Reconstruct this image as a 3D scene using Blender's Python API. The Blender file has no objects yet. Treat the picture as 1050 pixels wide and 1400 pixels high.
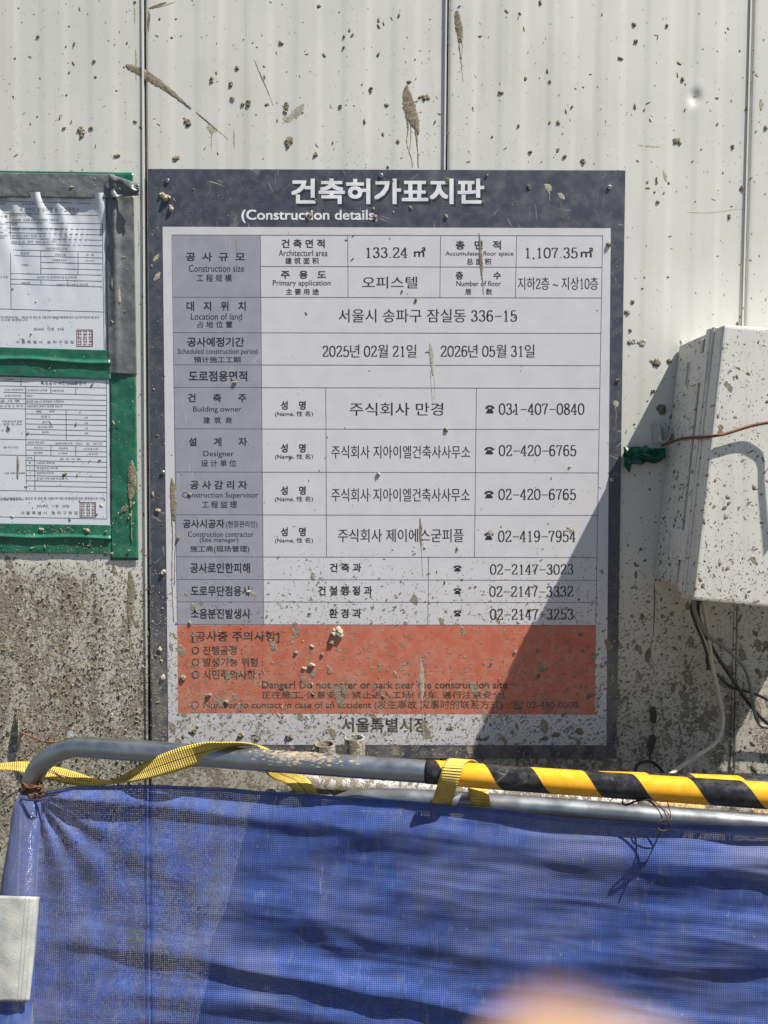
import bpy, bmesh, math, random
import numpy as np
from mathutils import Vector, Matrix, noise as mnoise
random.seed(7); rng = np.random.default_rng(7)
SC = bpy.context.scene; COL = SC.collection
R = math.radians

# ------------------------------------------------------------------ camera
DIST, CAMZ, FPX = 1.516, 1.5, 1100.0
PITCH, ROLL = R(2.53), R(0.38)
cF = Vector((0, math.cos(PITCH), -math.sin(PITCH)))
_R0 = Vector((1, 0, 0)); _U0 = Vector((0, math.sin(PITCH), math.cos(PITCH)))
cR = _R0*math.cos(ROLL) + _U0*math.sin(ROLL)
cU = _U0*math.cos(ROLL) - _R0*math.sin(ROLL)
CAM = Vector((0, -DIST, CAMZ))
cd = bpy.data.cameras.new('camera'); cam = bpy.data.objects.new('camera', cd); COL.objects.link(cam)
cam.matrix_world = Matrix(((cR.x, cU.x, -cF.x, CAM.x), (cR.y, cU.y, -cF.y, CAM.y), (cR.z, cU.z, -cF.z, CAM.z), (0, 0, 0, 1)))
cd.sensor_fit = 'HORIZONTAL'; cd.sensor_width = 36; cd.lens = FPX/1050*36
cd.clip_start = 0.005; cd.clip_end = 500
cd.dof.use_dof = True; cd.dof.focus_distance = 1.47; cd.dof.aperture_fstop = 12   # a phone-sized aperture
SC.camera = cam

# ------------------------------------------------------------------ sky, sun, exposure
SUNV = Vector((1.92, -1.0, 3.845)).normalized()          # towards the sun
w = bpy.data.worlds.new('World'); SC.world = w; w.use_nodes = True
nt = w.node_tree; sky = nt.nodes.new('ShaderNodeTexSky'); sky.sky_type = 'NISHITA'; sky.sun_disc = False
sky.sun_elevation = math.asin(SUNV.z); sky.sun_rotation = math.atan2(SUNV.x, SUNV.y)
nt.links.new(sky.outputs[0], nt.nodes['Background'].inputs[0]); nt.nodes['Background'].inputs[1].default_value = 0.05
sl = bpy.data.lights.new('sun', 'SUN'); sl.energy = 5.0; sl.angle = R(0.5); sl.color = (1.0, 0.955, 0.89)
so = bpy.data.objects.new('sun', sl); COL.objects.link(so); so.rotation_euler = (-SUNV).to_track_quat('-Z', 'Y').to_euler()
so.location = (3, -3, 6)
SC.view_settings.view_transform = 'Standard'; SC.view_settings.look = 'None'
SC.view_settings.exposure = 0.97; SC.view_settings.gamma = 1; SC.view_settings.use_curve_mapping = False

# ------------------------------------------------------------------ helpers
def P(px, py, depth=0.0):
    """world point seen at photo pixel (px, py) on the plane a given distance in front of the fence"""
    d = cF + cR*((px-525)/FPX) - cU*((py-700)/FPX)
    t = (-depth - CAM.y)/d.y
    return CAM + d*t

def empty(name, loc, label, cat, group=None):
    o = bpy.data.objects.new(name, None); COL.objects.link(o); o.location = loc; o.empty_display_size = .05
    o['label'] = label; o['category'] = cat
    if group: o['group'] = group
    return o
def tag(o, label, cat, group=None):
    o['label'] = label; o['category'] = cat
    if group: o['group'] = group
    return o
class MB:
    def __init__(s): s.v = []; s.f = []; s.uv = {}; s.mi = []
    def add(s, vs, fs, uvs=None, m=0):
        b = len(s.v); s.v += [tuple(v) for v in vs]; s.f += [tuple(i+b for i in f) for f in fs]; s.mi += [m]*len(fs)
        if uvs:
            for i, u in enumerate(uvs): s.uv[b+i] = u
        return b
    def box(s, c, sx, sy, sz, M=None):
        vs = [Vector((x*sx/2, y*sy/2, z*sz/2)) for x in (-1, 1) for y in (-1, 1) for z in (-1, 1)]
        vs = [(M @ v if M else v) + Vector(c) for v in vs]
        s.add(vs, [(0,1,3,2),(4,6,7,5),(0,4,5,1),(2,3,7,6),(0,2,6,4),(1,5,7,3)])
    def quad(s, a, b, c, d): s.add([a, b, c, d], [(0,1,2,3)], [(0,0),(1,0),(1,1),(0,1)])
    def tube(s, pts, r, seg=16, caps=True):
        pts = [Vector(p) for p in pts]; n = len(pts); rr = r if isinstance(r, (list, tuple)) else [r]*n
        vs = []; uv = []; L = 0; ref = Vector((0.13, 1, 0.21)).normalized()
        t0 = None
        for i, p in enumerate(pts):
            t = (pts[min(i+1, n-1)] - pts[max(i-1, 0)]).normalized()
            if t0 is None:
                if abs(t.dot(ref)) > .95: ref = Vector((0, .2, 1)).normalized()
                u = (ref - t*ref.dot(t)).normalized()
            else: u = (u - t*u.dot(t)).normalized()
            t0 = t; w_ = t.cross(u)
            if i: L += (p-pts[i-1]).length
            for k in range(seg+1):
                a = 2*math.pi*k/seg; vs.append(p + (u*math.cos(a) + w_*math.sin(a))*rr[i]); uv.append((L, k/seg))
        fs = [(i*(seg+1)+k, i*(seg+1)+k+1, (i+1)*(seg+1)+k+1, (i+1)*(seg+1)+k) for i in range(n-1) for k in range(seg)]
        if caps: fs += [tuple(range(seg))[::-1], tuple((n-1)*(seg+1)+k for k in range(seg))]
        s.add(vs, fs, uv)
    def grid(s, fn, nu, nv, uvf=None):
        vs = []; uv = []
        for j in range(nv+1):
            for i in range(nu+1):
                a, b = i/nu, j/nv; vs.append(fn(a, b)); uv.append(uvf(a, b) if uvf else (a, b))
        fs = [(j*(nu+1)+i, j*(nu+1)+i+1, (j+1)*(nu+1)+i+1, (j+1)*(nu+1)+i) for j in range(nv) for i in range(nu)]
        s.add(vs, fs, uv)
    def build(s, name, mat, parent=None, smooth=False, kind=None, label=None, origin=None):
        o0 = parent.matrix_world.translation if (parent and parent.type == 'EMPTY') else Vector(origin) if origin else Vector((0,0,0))
        if parent: o0 = Vector(parent['_o']) if '_o' in parent else parent.location.copy()
        me = bpy.data.meshes.new(name)
        me.from_pydata([(v[0]-o0.x, v[1]-o0.y, v[2]-o0.z) for v in s.v], [], s.f)
        mats = mat if isinstance(mat, (list, tuple)) else [mat]
        for m in mats: me.materials.append(m)
        if len(mats) > 1: me.polygons.foreach_set('material_index', s.mi)
        if s.uv:
            ul = me.uv_layers.new(name='UVMap'); li = np.zeros(len(me.loops), dtype=np.int32); me.loops.foreach_get('vertex_index', li)
            arr = np.zeros((len(s.v), 2), dtype=np.float32)
            for k, u in s.uv.items(): arr[k] = u
            ul.data.foreach_set('uv', arr[li].ravel())
        if smooth: me.polygons.foreach_set('use_smooth', [True]*len(me.polygons))
        me.update()
        o = bpy.data.objects.new(name, me); COL.objects.link(o)
        if parent: o.parent = parent; o['_o'] = tuple(o0)
        else: o.location = o0
        if kind: o['kind'] = kind
        if label: o['label'] = label
        return o
def prism_z(mb, poly, z0, z1):
    n = len(poly); vs = [(x, y, z0) for x, y in poly] + [(x, y, z1) for x, y in poly]
    mb.add(vs, [tuple(range(n))[::-1], tuple(range(n, 2*n))] + [(i, (i+1) % n, n+(i+1) % n, n+i) for i in range(n)])
def catmull(pts, n=8):
    pts = [np.array(p, float) for p in pts]; out = []
    e = [2*pts[0]-pts[1]] + pts + [2*pts[-1]-pts[-2]]
    for i in range(1, len(e)-2):
        for k in range(n):
            t = k/n; a, b, c, d = e[i-1], e[i], e[i+1], e[i+2]
            out.append(.5*((2*b)+(-a+c)*t+(2*a-5*b+4*c-d)*t*t+(-a+3*b-3*c+d)*t**3))
    out.append(pts[-1]); return out
def pxpath(pts, n=8): return [P(*q) for q in catmull(pts, n)]
def sm(e0, e1, x):
    t = min(1, max(0, (x-e0)/(e1-e0))); return t*t*(3-2*t)

# ------------------------------------------------------------------ materials
class NB:
    def __init__(s, nt): s.nt = nt
    def n(s, t, _p=None, **kw):
        nd = s.nt.nodes.new('ShaderNode'+t)
        for k, v in (_p or {}).items(): setattr(nd, k, v)
        for k, v in kw.items():
            k = k.replace('_', ' ') if not k.startswith('i') or not k[1:].isdigit() else int(k[1:])
            sock = nd.inputs[k]
            if isinstance(v, bpy.types.NodeSocket): s.nt.links.new(v, sock)
            else: sock.default_value = v
        return nd
    def m(s, op, a, b=0.0, c=0.0, clamp=False):
        return s.n('Math', {'operation': op, 'use_clamp': clamp}, i0=a, i1=b, i2=c).outputs[0]
    def mr(s, v, a, b, c=0.0, d=1.0, smooth=True):
        return s.n('MapRange', {'interpolation_type': 'SMOOTHSTEP' if smooth else 'LINEAR'}, i0=v, i1=a, i2=b, i3=c, i4=d).outputs[0]
    def mix(s, f, a, b, mode='MIX'):
        nd = s.nt.nodes.new('ShaderNodeMix'); nd.data_type = 'RGBA'; nd.blend_type = mode
        for i, v in ((0, f), (6, a), (7, b)):
            if isinstance(v, bpy.types.NodeSocket): s.nt.links.new(v, nd.inputs[i])
            elif i == 0: nd.inputs[0].default_value = v
            else: nd.inputs[i].default_value = (*v, 1) if len(v) == 3 else v
        return nd.outputs[2]
    def noise(s, vec, scale, detail=4, rough=.55, dist=0.0):
        return s.n('TexNoise', Vector=vec, Scale=scale, Detail=detail, Roughness=rough, Distortion=dist).outputs
    def vmul(s, v, k): return s.n('VectorMath', {'operation': 'MULTIPLY'}, i0=v, i1=k).outputs[0]

def mud_group():
    g = bpy.data.node_groups.new('mud', 'ShaderNodeTree')
    g.interface.new_socket('Bias', in_out='INPUT', socket_type='NodeSocketFloat')
    for nme, t in (('Mask', 'NodeSocketFloat'), ('Height', 'NodeSocketFloat'), ('Color', 'NodeSocketColor'), ('Dust', 'NodeSocketFloat')):
        g.interface.new_socket(nme, in_out='OUTPUT', socket_type=t)
    b = NB(g); gi = g.nodes.new('NodeGroupInput'); go = g.nodes.new('NodeGroupOutput')
    pos = b.n('NewGeometry').outputs['Position']; sep = b.n('SeparateXYZ', i0=pos).outputs
    z = sep[2]; x = sep[0]
    # thickness of the splatter grows towards the ground, strongest on the left
    zt = P(400, 690).z; zm = P(400, 800).z; zb = P(400, 960).z
    d1 = b.mr(z, P(0, 0).z+.3, zt, .13, .24)
    d2 = b.mr(z, zt, zb, 0, .72)
    D = b.m('ADD', d1, d2)
    lf = b.noise(pos, 4.0, 3)[0]
    D = b.m('MULTIPLY_ADD', b.m('SUBTRACT', lf, .5), .35, D)
    left = b.mr(x, P(140, 800).x-.1, P(215, 800).x, 1, 0)
    D = b.m('MULTIPLY_ADD', b.m('MULTIPLY', left, b.mr(z, P(100, 740).z, P(100, 810).z)), .62, D)
    right = b.mr(x, P(830, 800).x, P(860, 800).x)
    D = b.m('MULTIPLY_ADD', right, -.05, D)
    D = b.m('ADD', D, gi.outputs[0], clamp=True)
    wob = b.noise(pos, 90, 3)[1]
    wp = b.n('VectorMath', {'operation': 'MULTIPLY_ADD'}, i0=wob, i1=(.016, .0, .016), i2=pos).outputs[0]
    def splat(vec, sc, amt, k, mx):
        v = b.n('TexVoronoi', Vector=vec, Scale=sc, Randomness=1.0).outputs
        rnd = b.n('SeparateColor', i0=v[1]).outputs[0]
        thr = b.m('MINIMUM', b.m('MULTIPLY', b.m('SUBTRACT', b.m('MULTIPLY', D, amt), rnd), k), mx)
        return b.m('SUBTRACT', thr, v[0])
    rot = b.n('VectorRotate', {'rotation_type': 'Y_AXIS'}, Vector=wp, Angle=.35).outputs[0]
    s1 = splat(b.vmul(rot, (1.0, .3, .5)), 60, .45, 2.2, .42)
    rot2 = b.n('VectorRotate', {'rotation_type': 'Y_AXIS'}, Vector=wp, Angle=-.9).outputs[0]
    s2 = splat(b.vmul(rot2, (1.0, .3, .55)), 190, .5, 3.2, .42)
    s3 = splat(b.vmul(wp, (1.0, .3, .8)), 420, .55, 3.2, .42)
    m1 = b.mr(s1, 0, .05); m2 = b.mr(s2, 0, .09); m3 = b.mr(s3, 0, .12)
    fn = b.noise(wp, 130, 6, .65)[0]; fn2 = b.noise(b.vmul(wp, (1, 1, .35)), 28, 5, .6)[0]
    fsum = b.m('MULTIPLY_ADD', fn2, .55, b.m('MULTIPLY', fn, .6))
    film = b.mr(b.m('SUBTRACT', fsum, b.mr(D, .55, 1.15, .82, .48, False)), 0, .05)
    film = b.m('MULTIPLY', film, b.mr(D, .45, .7))
    mask = b.m('MAXIMUM', b.m('MAXIMUM', m1, m2), b.m('MAXIMUM', m3, film))
    fine = b.noise(pos, 420, 5, .7)[0]; mid = b.noise(pos, 150, 4, .6)[0]
    h = b.m('MULTIPLY', mask, b.m('MULTIPLY_ADD', fine, .9, b.m('MULTIPLY_ADD', mid, 1.1, .15)))
    col = b.mix(b.mr(mid, .35, .65), (.155, .128, .088), (.275, .238, .172))
    col = b.mix(b.mr(fine, .4, .75), col, (.33, .295, .22))
    g.links.new(mask, go.inputs[0]); g.links.new(h, go.inputs[1]); g.links.new(col, go.inputs[2]); g.links.new(D, go.inputs[3])
    return g
MUDG = mud_group()

def mat(name, color, rough=.5, metal=0.0, mud=None, mudh=.0012, vary=.12, vscale=30, bump=None, dust=0.0, scratch=0.0, streak=0.0, spec=.5, extra=None, mudamt=1.0, tint=(.05, .4)):
    m = bpy.data.materials.new(name); m.use_nodes = True; b = NB(m.node_tree); bs = m.node_tree.nodes['Principled BSDF']
    pos = b.n('NewGeometry').outputs['Position']
    c = extra(b) if extra else None
    base = c if c is not None else (*color, 1)
    n1 = b.noise(pos, vscale, 5, .6)[0]
    k = b.mr(n1, .3, .7, 1-vary, 1+vary)
    kk = b.n('CombineColor', i0=k, i1=k, i2=k).outputs[0]
    base = b.mix(1.0, base, kk, 'MULTIPLY')
    if streak:
        st = b.noise(b.vmul(pos, (1, 1, .03)), 70, 4, .6)[0]
        st2 = b.noise(b.vmul(pos, (1, 1, .1)), 12, 3, .6)[0]
        base = b.mix(b.m('MULTIPLY', b.mr(b.m('MULTIPLY', st, st2), .24, .42), streak), base, (.33, .29, .2))
    rg = b.mr(n1, .3, .7, rough-.06, rough+.08)
    h = None
    if scratch:
        sc = None
        for ang, s_ in ((.5, 26), (-.8, 22), (1.3, 30), (.1, 18)):
            rv = b.n('VectorRotate', {'rotation_type': 'Y_AXIS'}, Vector=pos, Angle=ang).outputs[0]
            rv = b.n('VectorMath', {'operation': 'MULTIPLY_ADD'}, i0=b.noise(pos, 5, 2)[1], i1=(.05, .05, .05), i2=rv).outputs[0]
            nn = b.noise(b.vmul(rv, (1, .2, .07)), s_*9, 3, .5)[0]
            q = b.m('MULTIPLY', b.mr(nn, .66, .74), b.mr(b.noise(pos, s_*.5, 2)[0], .5, .62))
            sc = q if sc is None else b.m('MAXIMUM', sc, q)
        sc = b.m('MAXIMUM', sc, b.m('MULTIPLY', b.mr(b.noise(b.vmul(pos, (1, .2, .4)), 26, 8, .72)[0], .58, .75), .45))
        base = b.mix(b.m('MULTIPLY', sc, scratch), base, (.5, .48, .44))
        rg = b.m('MULTIPLY_ADD', sc, .2, rg)
    if dust:
        dn = b.noise(pos, 60, 7, .7)[0]
        base = b.mix(b.m('MULTIPLY', b.mr(dn, .42, .7), dust), base, (.34, .31, .24))
    if mud is not None:
        g = m.node_tree.nodes.new('ShaderNodeGroup'); g.node_tree = MUDG; g.inputs[0].default_value = mud
        mk = b.m('MULTIPLY', g.outputs[0], mudamt) if mudamt != 1 else g.outputs[0]
        base = b.mix(b.m('MULTIPLY', b.mr(g.outputs[3], .3, 1.0), b.mr(n1, .3, .7, *tint)), base, (.37, .335, .25))
        base = b.mix(mk, base, g.outputs[2])
        rg = b.m('MAXIMUM', rg, b.m('MULTIPLY', mk, .9))
        bp = b.n('Bump', Strength=1.0, Distance=mudh, Height=g.outputs[1]); h = bp.outputs[0]
    if bump:
        bn = b.noise(b.vmul(pos, bump[2]) if len(bump) > 2 else pos, bump[0], 5, .6)[0]
        args = dict(Strength=1.0, Distance=bump[1], Height=bn)
        if h is not None: args['Normal'] = h
        h = b.n('Bump', **args).outputs[0]
    L = m.node_tree.links
    L.new(base, bs.inputs['Base Color'])
    L.new(rg, bs.inputs['Roughness'])
    if h is not None: L.new(h, bs.inputs['Normal'])
    bs.inputs['Metallic'].default_value = metal; bs.inputs['Specular IOR Level'].default_value = spec
    return m

M = {}
M['wall'] = mat('painted_steel', (.585, .58, .53), .5, mud=0.0, mudh=.0022, vary=.025, vscale=5, streak=.14, tint=(.5, 1.0), bump=(9, .0006, (1, 1, .5)))
M['slate'] = mat('slate_vinyl', (.052, .057, .078), .42, mud=-.16, scratch=.6, dust=.12)
M['white_print'] = mat('white_vinyl', (.56, .555, .575), .45, mud=-.12, scratch=.2, vary=.03, dust=.06)
M['head_print'] = mat('grey_blue_vinyl', (.285, .287, .335), .45, mud=-.2, scratch=.42, vary=.05, dust=.1)
M['red_print'] = mat('red_vinyl', (.49, .12, .066), .5, mud=-.29, scratch=.12, vary=.06, dust=.28)
M['ink'] = mat('black_ink', (.018, .018, .022), .5, vary=.1)
M['ink_worn'] = mat('worn_black_ink', (.025, .02, .018), .5, mud=-.3, vary=.3, dust=.12)
M['line'] = mat('grey_line_ink', (.11, .11, .15), .5)
M['white_ink'] = mat('white_ink', (.72, .72, .74), .45, dust=.12)
M['shadow_ink'] = mat('dark_title_ink', (.015, .017, .025), .5)
M['mud'] = mat('dried_mud', (.215, .185, .125), .95, vary=.35, vscale=120, bump=(350, .0012))
M['mud_dark'] = mat('damp_mud', (.17, .145, .10), .9, vary=.3, vscale=140, bump=(420, .0012))
M['mud_pale'] = mat('pale_dry_mud', (.36, .32, .225), .95, vary=.2, vscale=160, bump=(420, .001))
M['stain'] = mat('thin_mud_stain', (.36, .33, .25), .85, vary=.25, vscale=160, bump=(420, .0004))
M['steel'] = mat('screw_steel', (.45, .45, .44), .35, 1.0, vary=.2, vscale=300)
M['duct'] = mat('grey_duct_tape', (.115, .122, .125), .27, mud=-.15, scratch=.2, vary=.12, bump=(45, .0015), dust=.12)
M['green'] = mat('green_cloth_tape', (.008, .115, .068), .38, mud=-.12, vary=.2, vscale=25, scratch=.3, bump=(60, .0007, (1, 1, .25)), dust=.1)
M['paper'] = mat('filmed_paper', (.60, .62, .66), .3, mud=-.1, vary=.03, dust=.06)
M['form_ink'] = mat('form_ink', (.07, .07, .09), .5)
M['seal_ink'] = mat('seal_ink', (.13, .045, .04), .5)
M['box'] = mat('box_plastic', (.63, .62, .57), .42, mud=.2, mudh=.0012, vary=.03, streak=.2)
M['galv'] = mat('galvanised_steel', (.34, .365, .385), .36, .95, vary=.08, vscale=25, dust=.03)
M['galv_mud'] = mat('mud_coated_galvanised_steel', (.5, .5, .49), .5, .5, mud=.05, vary=.2, vscale=50, dust=.6)
M['conduit'] = mat('ivory_conduit', (.5, .45, .36), .5, vary=.2, vscale=60, dust=.35)
M['grey_cable'] = mat('grey_cable', (.17, .17, .16), .45, dust=.15)
M['black_cable'] = mat('black_cable', (.014, .014, .014), .4, dust=.12)
M['rust'] = mat('rusty_wire', (.15, .07, .04), .8, .2, vary=.4, vscale=200)
M['dark_wire'] = mat('dark_tie_wire', (.05, .04, .04), .6, .5)
M['dark_hole'] = mat('torn_dark_core', (.05, .048, .042), .9)
M['reflect'] = mat('reflective_band', (.30, .31, .30), .5, vary=.16, dust=.55, bump=(280, .0006))
M['concrete'] = mat('dusty_asphalt', (.055, .052, .047), .9, vary=.25, vscale=3, bump=(60, .004))
M['soil'] = mat('seam_filler', (.02, .02, .02), .8)

def stripe_mat(name, dirty):
    def ex(b):
        uv = b.n('UVMap').outputs[0]; s = b.n('SeparateXYZ', i0=uv).outputs
        v = b.m('PINGPONG', s[1], .5)
        t = b.m('FRACT', b.m('DIVIDE', b.m('MULTIPLY_ADD', s[1], STR_SLOPE, s[0]), .142))
        e = b.mr(t, .505, .512)
        e = b.m('MULTIPLY', e, b.mr(t, .992, .999, 1, 0))
        return b.mix(e, (.78, .36, .012), (.012, .012, .014))
    return mat(name, (0, 0, 0), .3, vary=.1, vscale=60, dust=.7 if dirty else .1, scratch=.22, extra=ex, mud=.05 if dirty else None, spec=.5)
STR_SLOPE = -.072
M['stripe'] = stripe_mat('yellow_black_tape', False)
M['stripe_mud'] = stripe_mat('muddy_yellow_black_tape', True)

def strap_mat(line=True):
    m = mat('yellow_webbing', (.60, .42, .065), .7, vary=.14, vscale=80, dust=.25)
    b = NB(m.node_tree); bs = m.node_tree.nodes['Principled BSDF']
    s = b.n('SeparateXYZ', i0=b.n('UVMap').outputs[0]).outputs
    c0 = bs.inputs['Base Color'].links[0].from_socket
    ctr = b.mr(b.m('ABSOLUTE', b.m('SUBTRACT', s[1], .5)), .02, .04, 1, 0)
    m.node_tree.links.new(b.mix(b.m('MULTIPLY', ctr, .75 if line else 0.0), c0, (.06, .05, .03)), bs.inputs['Base Color'])
    rib = b.m('SINE', b.m('MULTIPLY', s[0], 2*math.pi/.0042))
    edge = b.m('SINE', b.m('MULTIPLY', s[1], 2*math.pi*9))
    bp = b.n('Bump', Strength=1.0, Distance=.0008, Height=b.m('MULTIPLY_ADD', edge, .25, rib))
    m.node_tree.links.new(bp.outputs[0], bs.inputs['Normal'])
    return m
M['strap'] = strap_mat(False); M['strap_line'] = strap_mat(True)

def mesh_mat():
    m = bpy.data.materials.new('blue_woven_mesh'); m.use_nodes = True; n_ = m.node_tree; b = NB(n_); bs = n_.nodes['Principled BSDF']
    s = b.n('SeparateXYZ', i0=b.n('UVMap').outputs[0]).outputs; pos = b.n('NewGeometry').outputs['Position']
    pit = .0031
    wob = b.noise(pos, 14, 2)[0]
    U = b.m('DIVIDE', b.m('MULTIPLY_ADD', wob, .006, s[0]), pit); V = b.m('DIVIDE', b.m('MULTIPLY_ADD', wob, .006, s[1]), pit*.95)
    fu = b.m('ABSOLUTE', b.m('SUBTRACT', b.m('FRACT', U), .5)); fv = b.m('ABSOLUTE', b.m('SUBTRACT', b.m('FRACT', V), .5))
    thu = b.mr(b.noise(pos, 6, 2)[0], .35, .65, .27, .33)
    hole = b.m('MULTIPLY', b.mr(fu, b.m('SUBTRACT', thu, .03), b.m('ADD', thu, .03)), b.mr(fv, .22, .28))
    hgt = b.m('MAXIMUM', b.m('SUBTRACT', .5, fu), b.m('SUBTRACT', .5, fv))
    n1 = b.noise(pos, 40, 6, .65)[0]; n2 = b.noise(b.vmul(pos, (1.5, 1, .35)), 70, 6, .7)[0]
    base = b.mix(b.mr(n1, .3, .7), (.032, .070, .25), (.050, .100, .35))
    dust = b.m('MULTIPLY', b.mr(n2, .5, .72), .32)
    dust = b.m('MAXIMUM', dust, b.m('MULTIPLY', b.mr(b.noise(pos, 7, 4)[0], .42, .7), .30))
    dust = b.m('MAXIMUM', dust, b.m('MULTIPLY', b.mr(b.noise(b.vmul(pos, (1, 1, .5)), 160, 3, .6)[0], .70, .74), .85))
    base = b.mix(dust, base, (.26, .25, .25))
    hole = b.m('MULTIPLY', hole, b.mr(dust, .2, .8, 1, .5))
    bp = b.n('Bump', Strength=.8, Distance=.0006, Height=hgt); n_.links.new(bp.outputs[0], bs.inputs['Normal'])
    n_.links.new(base, bs.inputs['Base Color']); bs.inputs['Roughness'].default_value = .6
    bs.inputs['Sheen Weight'].default_value = .1
    tr = b.n('BsdfTranslucent', Color=base).outputs[0]
    m1 = n_.nodes.new('ShaderNodeMixShader'); m1.inputs[0].default_value = .08; n_.links.new(bs.outputs[0], m1.inputs[1]); n_.links.new(tr, m1.inputs[2])
    tp = b.n('BsdfTransparent').outputs[0]
    m2 = n_.nodes.new('ShaderNodeMixShader'); n_.links.new(hole, m2.inputs[0]); n_.links.new(m1.outputs[0], m2.inputs[1]); n_.links.new(tp, m2.inputs[2])
    n_.links.new(m2.outputs[0], n_.nodes['Material Output'].inputs[0])
    return m
M['mesh'] = mesh_mat()

# ------------------------------------------------------------------ ground
g = MB(); g.quad((-60, -60, 0), (60, -60, 0), (60, 60, 0), (-60, 60, 0))
gr = g.build('ground', M['concrete'], kind='structure')

# ------------------------------------------------------------------ steel panel fence
fence = empty('panel_fence', (0, 0, 0), 'tall off-white ribbed steel panel fence spattered with mud behind everything', 'fence')
WTOP = 3.0
SEAM = [P(199, 300).x, P(609.5, 300).x, P(1021, 300).x]
PW = (SEAM[2]-SEAM[0])/2
SX = [SEAM[0]-2*PW, SEAM[0]-PW] + SEAM + [SEAM[2]+PW, SEAM[2]+2*PW]
dent = P(950, 133)
def wall_y(x, z):
    """depth of the painted face towards the camera is -y"""
    k = min(range(len(SX)), key=lambda i: abs(SX[i]-x)); e = 1.0
    t = (x-SX[0])/PW; t = (t % 1.0)*PW
    q = (t % .0905)/.0905
    h = .0007*(sm(.0, .12, q) - sm(.5, .62, q))
    h += .0004*math.sin(x*5.1+z*2.2)*math.sin(z*3.1+x) + .00022*math.sin(x*17+z*4)
    d2 = ((x-dent.x)**2 + ((z-dent.z)*.8)**2)
    h -= .0042*math.exp(-d2/(.0095**2)) - .0008*math.exp(-d2/(.024**2))
    e = min(t, PW-t)
    return -(h - .0009)
def make_panel(x0, x1):
    mb = MB(); gap = .0022
    xs = [x0+gap, x0+gap, x0+gap+.0012, x0+gap+.004]; n = int((x1-x0-.012)/.005)
    xs += [x0+gap+.004+(x1-x0-2*gap-.008)*i/n for i in range(1, n)] + [x1-gap-.004, x1-gap-.0012, x1-gap, x1-gap]
    off = [.014, .002, .0004, 0] + [0]*(n-1) + [0, .0004, .002, .014]
    zs = list(np.linspace(0.03, P(525, 400).z, 60)) + list(np.linspace(P(525, 400).z, WTOP, 170)[1:])
    vs = [(x, wall_y(x, z)+o, z) for z in zs for x, o in zip(xs, off)]
    nx = len(xs)
    fs = [(j*nx+i, j*nx+i+1, (j+1)*nx+i+1, (j+1)*nx+i) for j in range(len(zs)-1) for i in range(nx-1)]
    mb.add(vs, fs)
    return mb.build('panel', M['wall'], fence, smooth=True)
for i in range(len(SX)-1): make_panel(SX[i], SX[i+1])
mb = MB(); mb.box((0, .035, WTOP/2), (SX[-1]-SX[0])-.01, .038, WTOP-.01); mb.build('core', M['soil'], fence)
mb = MB(); mb.box((0, .012, WTOP+.02), SX[-1]-SX[0]+.02, .07, .045); mb.build('top_rail', M['wall'], fence)
mb = MB(); mb.box((0, .012, .015), SX[-1]-SX[0]+.02, .07, .03); mb.build('bottom_rail', M['wall'], fence)
# white lip strip left of each joint
for x in SX[1:-1]:
    mb = MB(); mb.box((x-.0030, -.0012, WTOP/2), .0030, .0022, WTOP-.1); mb.build('joint_lip', M['wall'], fence)

# ------------------------------------------------------------------ mud relief
def lump_mesh(pts, mb):
    """pts: (x, y, z, length, width, height, angle) half domes standing on a vertical face, growing to -y"""
    for (x, y, z, l, wd, h, a) in pts:
        ca, sa = math.cos(a), math.sin(a); n = 6 if l < .006 else 9; vs = []
        for ring, (rr, hh) in enumerate(((1, -.15), (.72, .75))):
            for k in range(n):
                t = 2*math.pi*k/n; j = .75+.5*random.random()
                u, v = math.cos(t)*l/2*rr*j, math.sin(t)*wd/2*rr*(.55+.8*random.random())
                vs.append((x+u*sa+v*ca, y-h*hh*(.7+.6*random.random()), z+u*ca-v*sa))
        vs.append((x, y-h, z))
        fs = [(k, (k+1) % n, n+(k+1) % n, n+k) for k in range(n)] + [(n+k, n+(k+1) % n, 2*n) for k in range(n)]
        mb.add(vs, fs)
def dens(px, py):
    d = .10 + .22*sm(0, 700, py) + .9*sm(700, 960, py)
    if px < 205: d += 1.1*sm(700, 800, py)
    return d
def scatter(n, x0, x1, y0, y1, depth, name, parent, mats=('mud',), scale=1.0, avoid=(), dfun=dens, hs=1.0, surf=None, cap=.013):
    bucket = {k: [] for k in mats}; tot = 0; mx = max(dfun(x0, y1), dfun(x1, y1), dfun(x0, y0), dfun((x0+x1)/2, y1))
    for _ in range(n):
        px, py = random.uniform(x0, x1), random.uniform(y0, y1)
        if random.random() > dfun(px, py)/mx: continue
        if any(a <= px <= c and b_ <= py <= d for a, b_, c, d in avoid): continue
        p = P(px, py, depth); l = .0015*(random.paretovariate(2.1))*scale; l = min(l, cap*scale)
        wd = l*random.uniform(.22, .7); h = min(wd*random.uniform(.15, .6), .0026)*hs
        y = p.y if surf is None else surf(p.x, p.z)
        bucket[random.choice(mats)].append((p.x, y+.0002, p.z, l, wd, h, random.gauss(0, .7) if random.random() < .65 else random.uniform(0, 3.14)))
    for k, pts in bucket.items():
        if pts:
            mb = MB(); lump_mesh(pts, mb); mb.build(name, M[k], parent, smooth=True, kind='stuff')
BOARD_PX = (200, 229, 852, 1040)
TAPE_PX = (-60, 232, 190, 768)
scatter(5200, -250, 1350, -150, 1060, 0, 'mud_spatter', fence, ('mud', 'mud_dark', 'mud_dark'), 1.0, (BOARD_PX, TAPE_PX), surf=wall_y, hs=.8)
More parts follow.
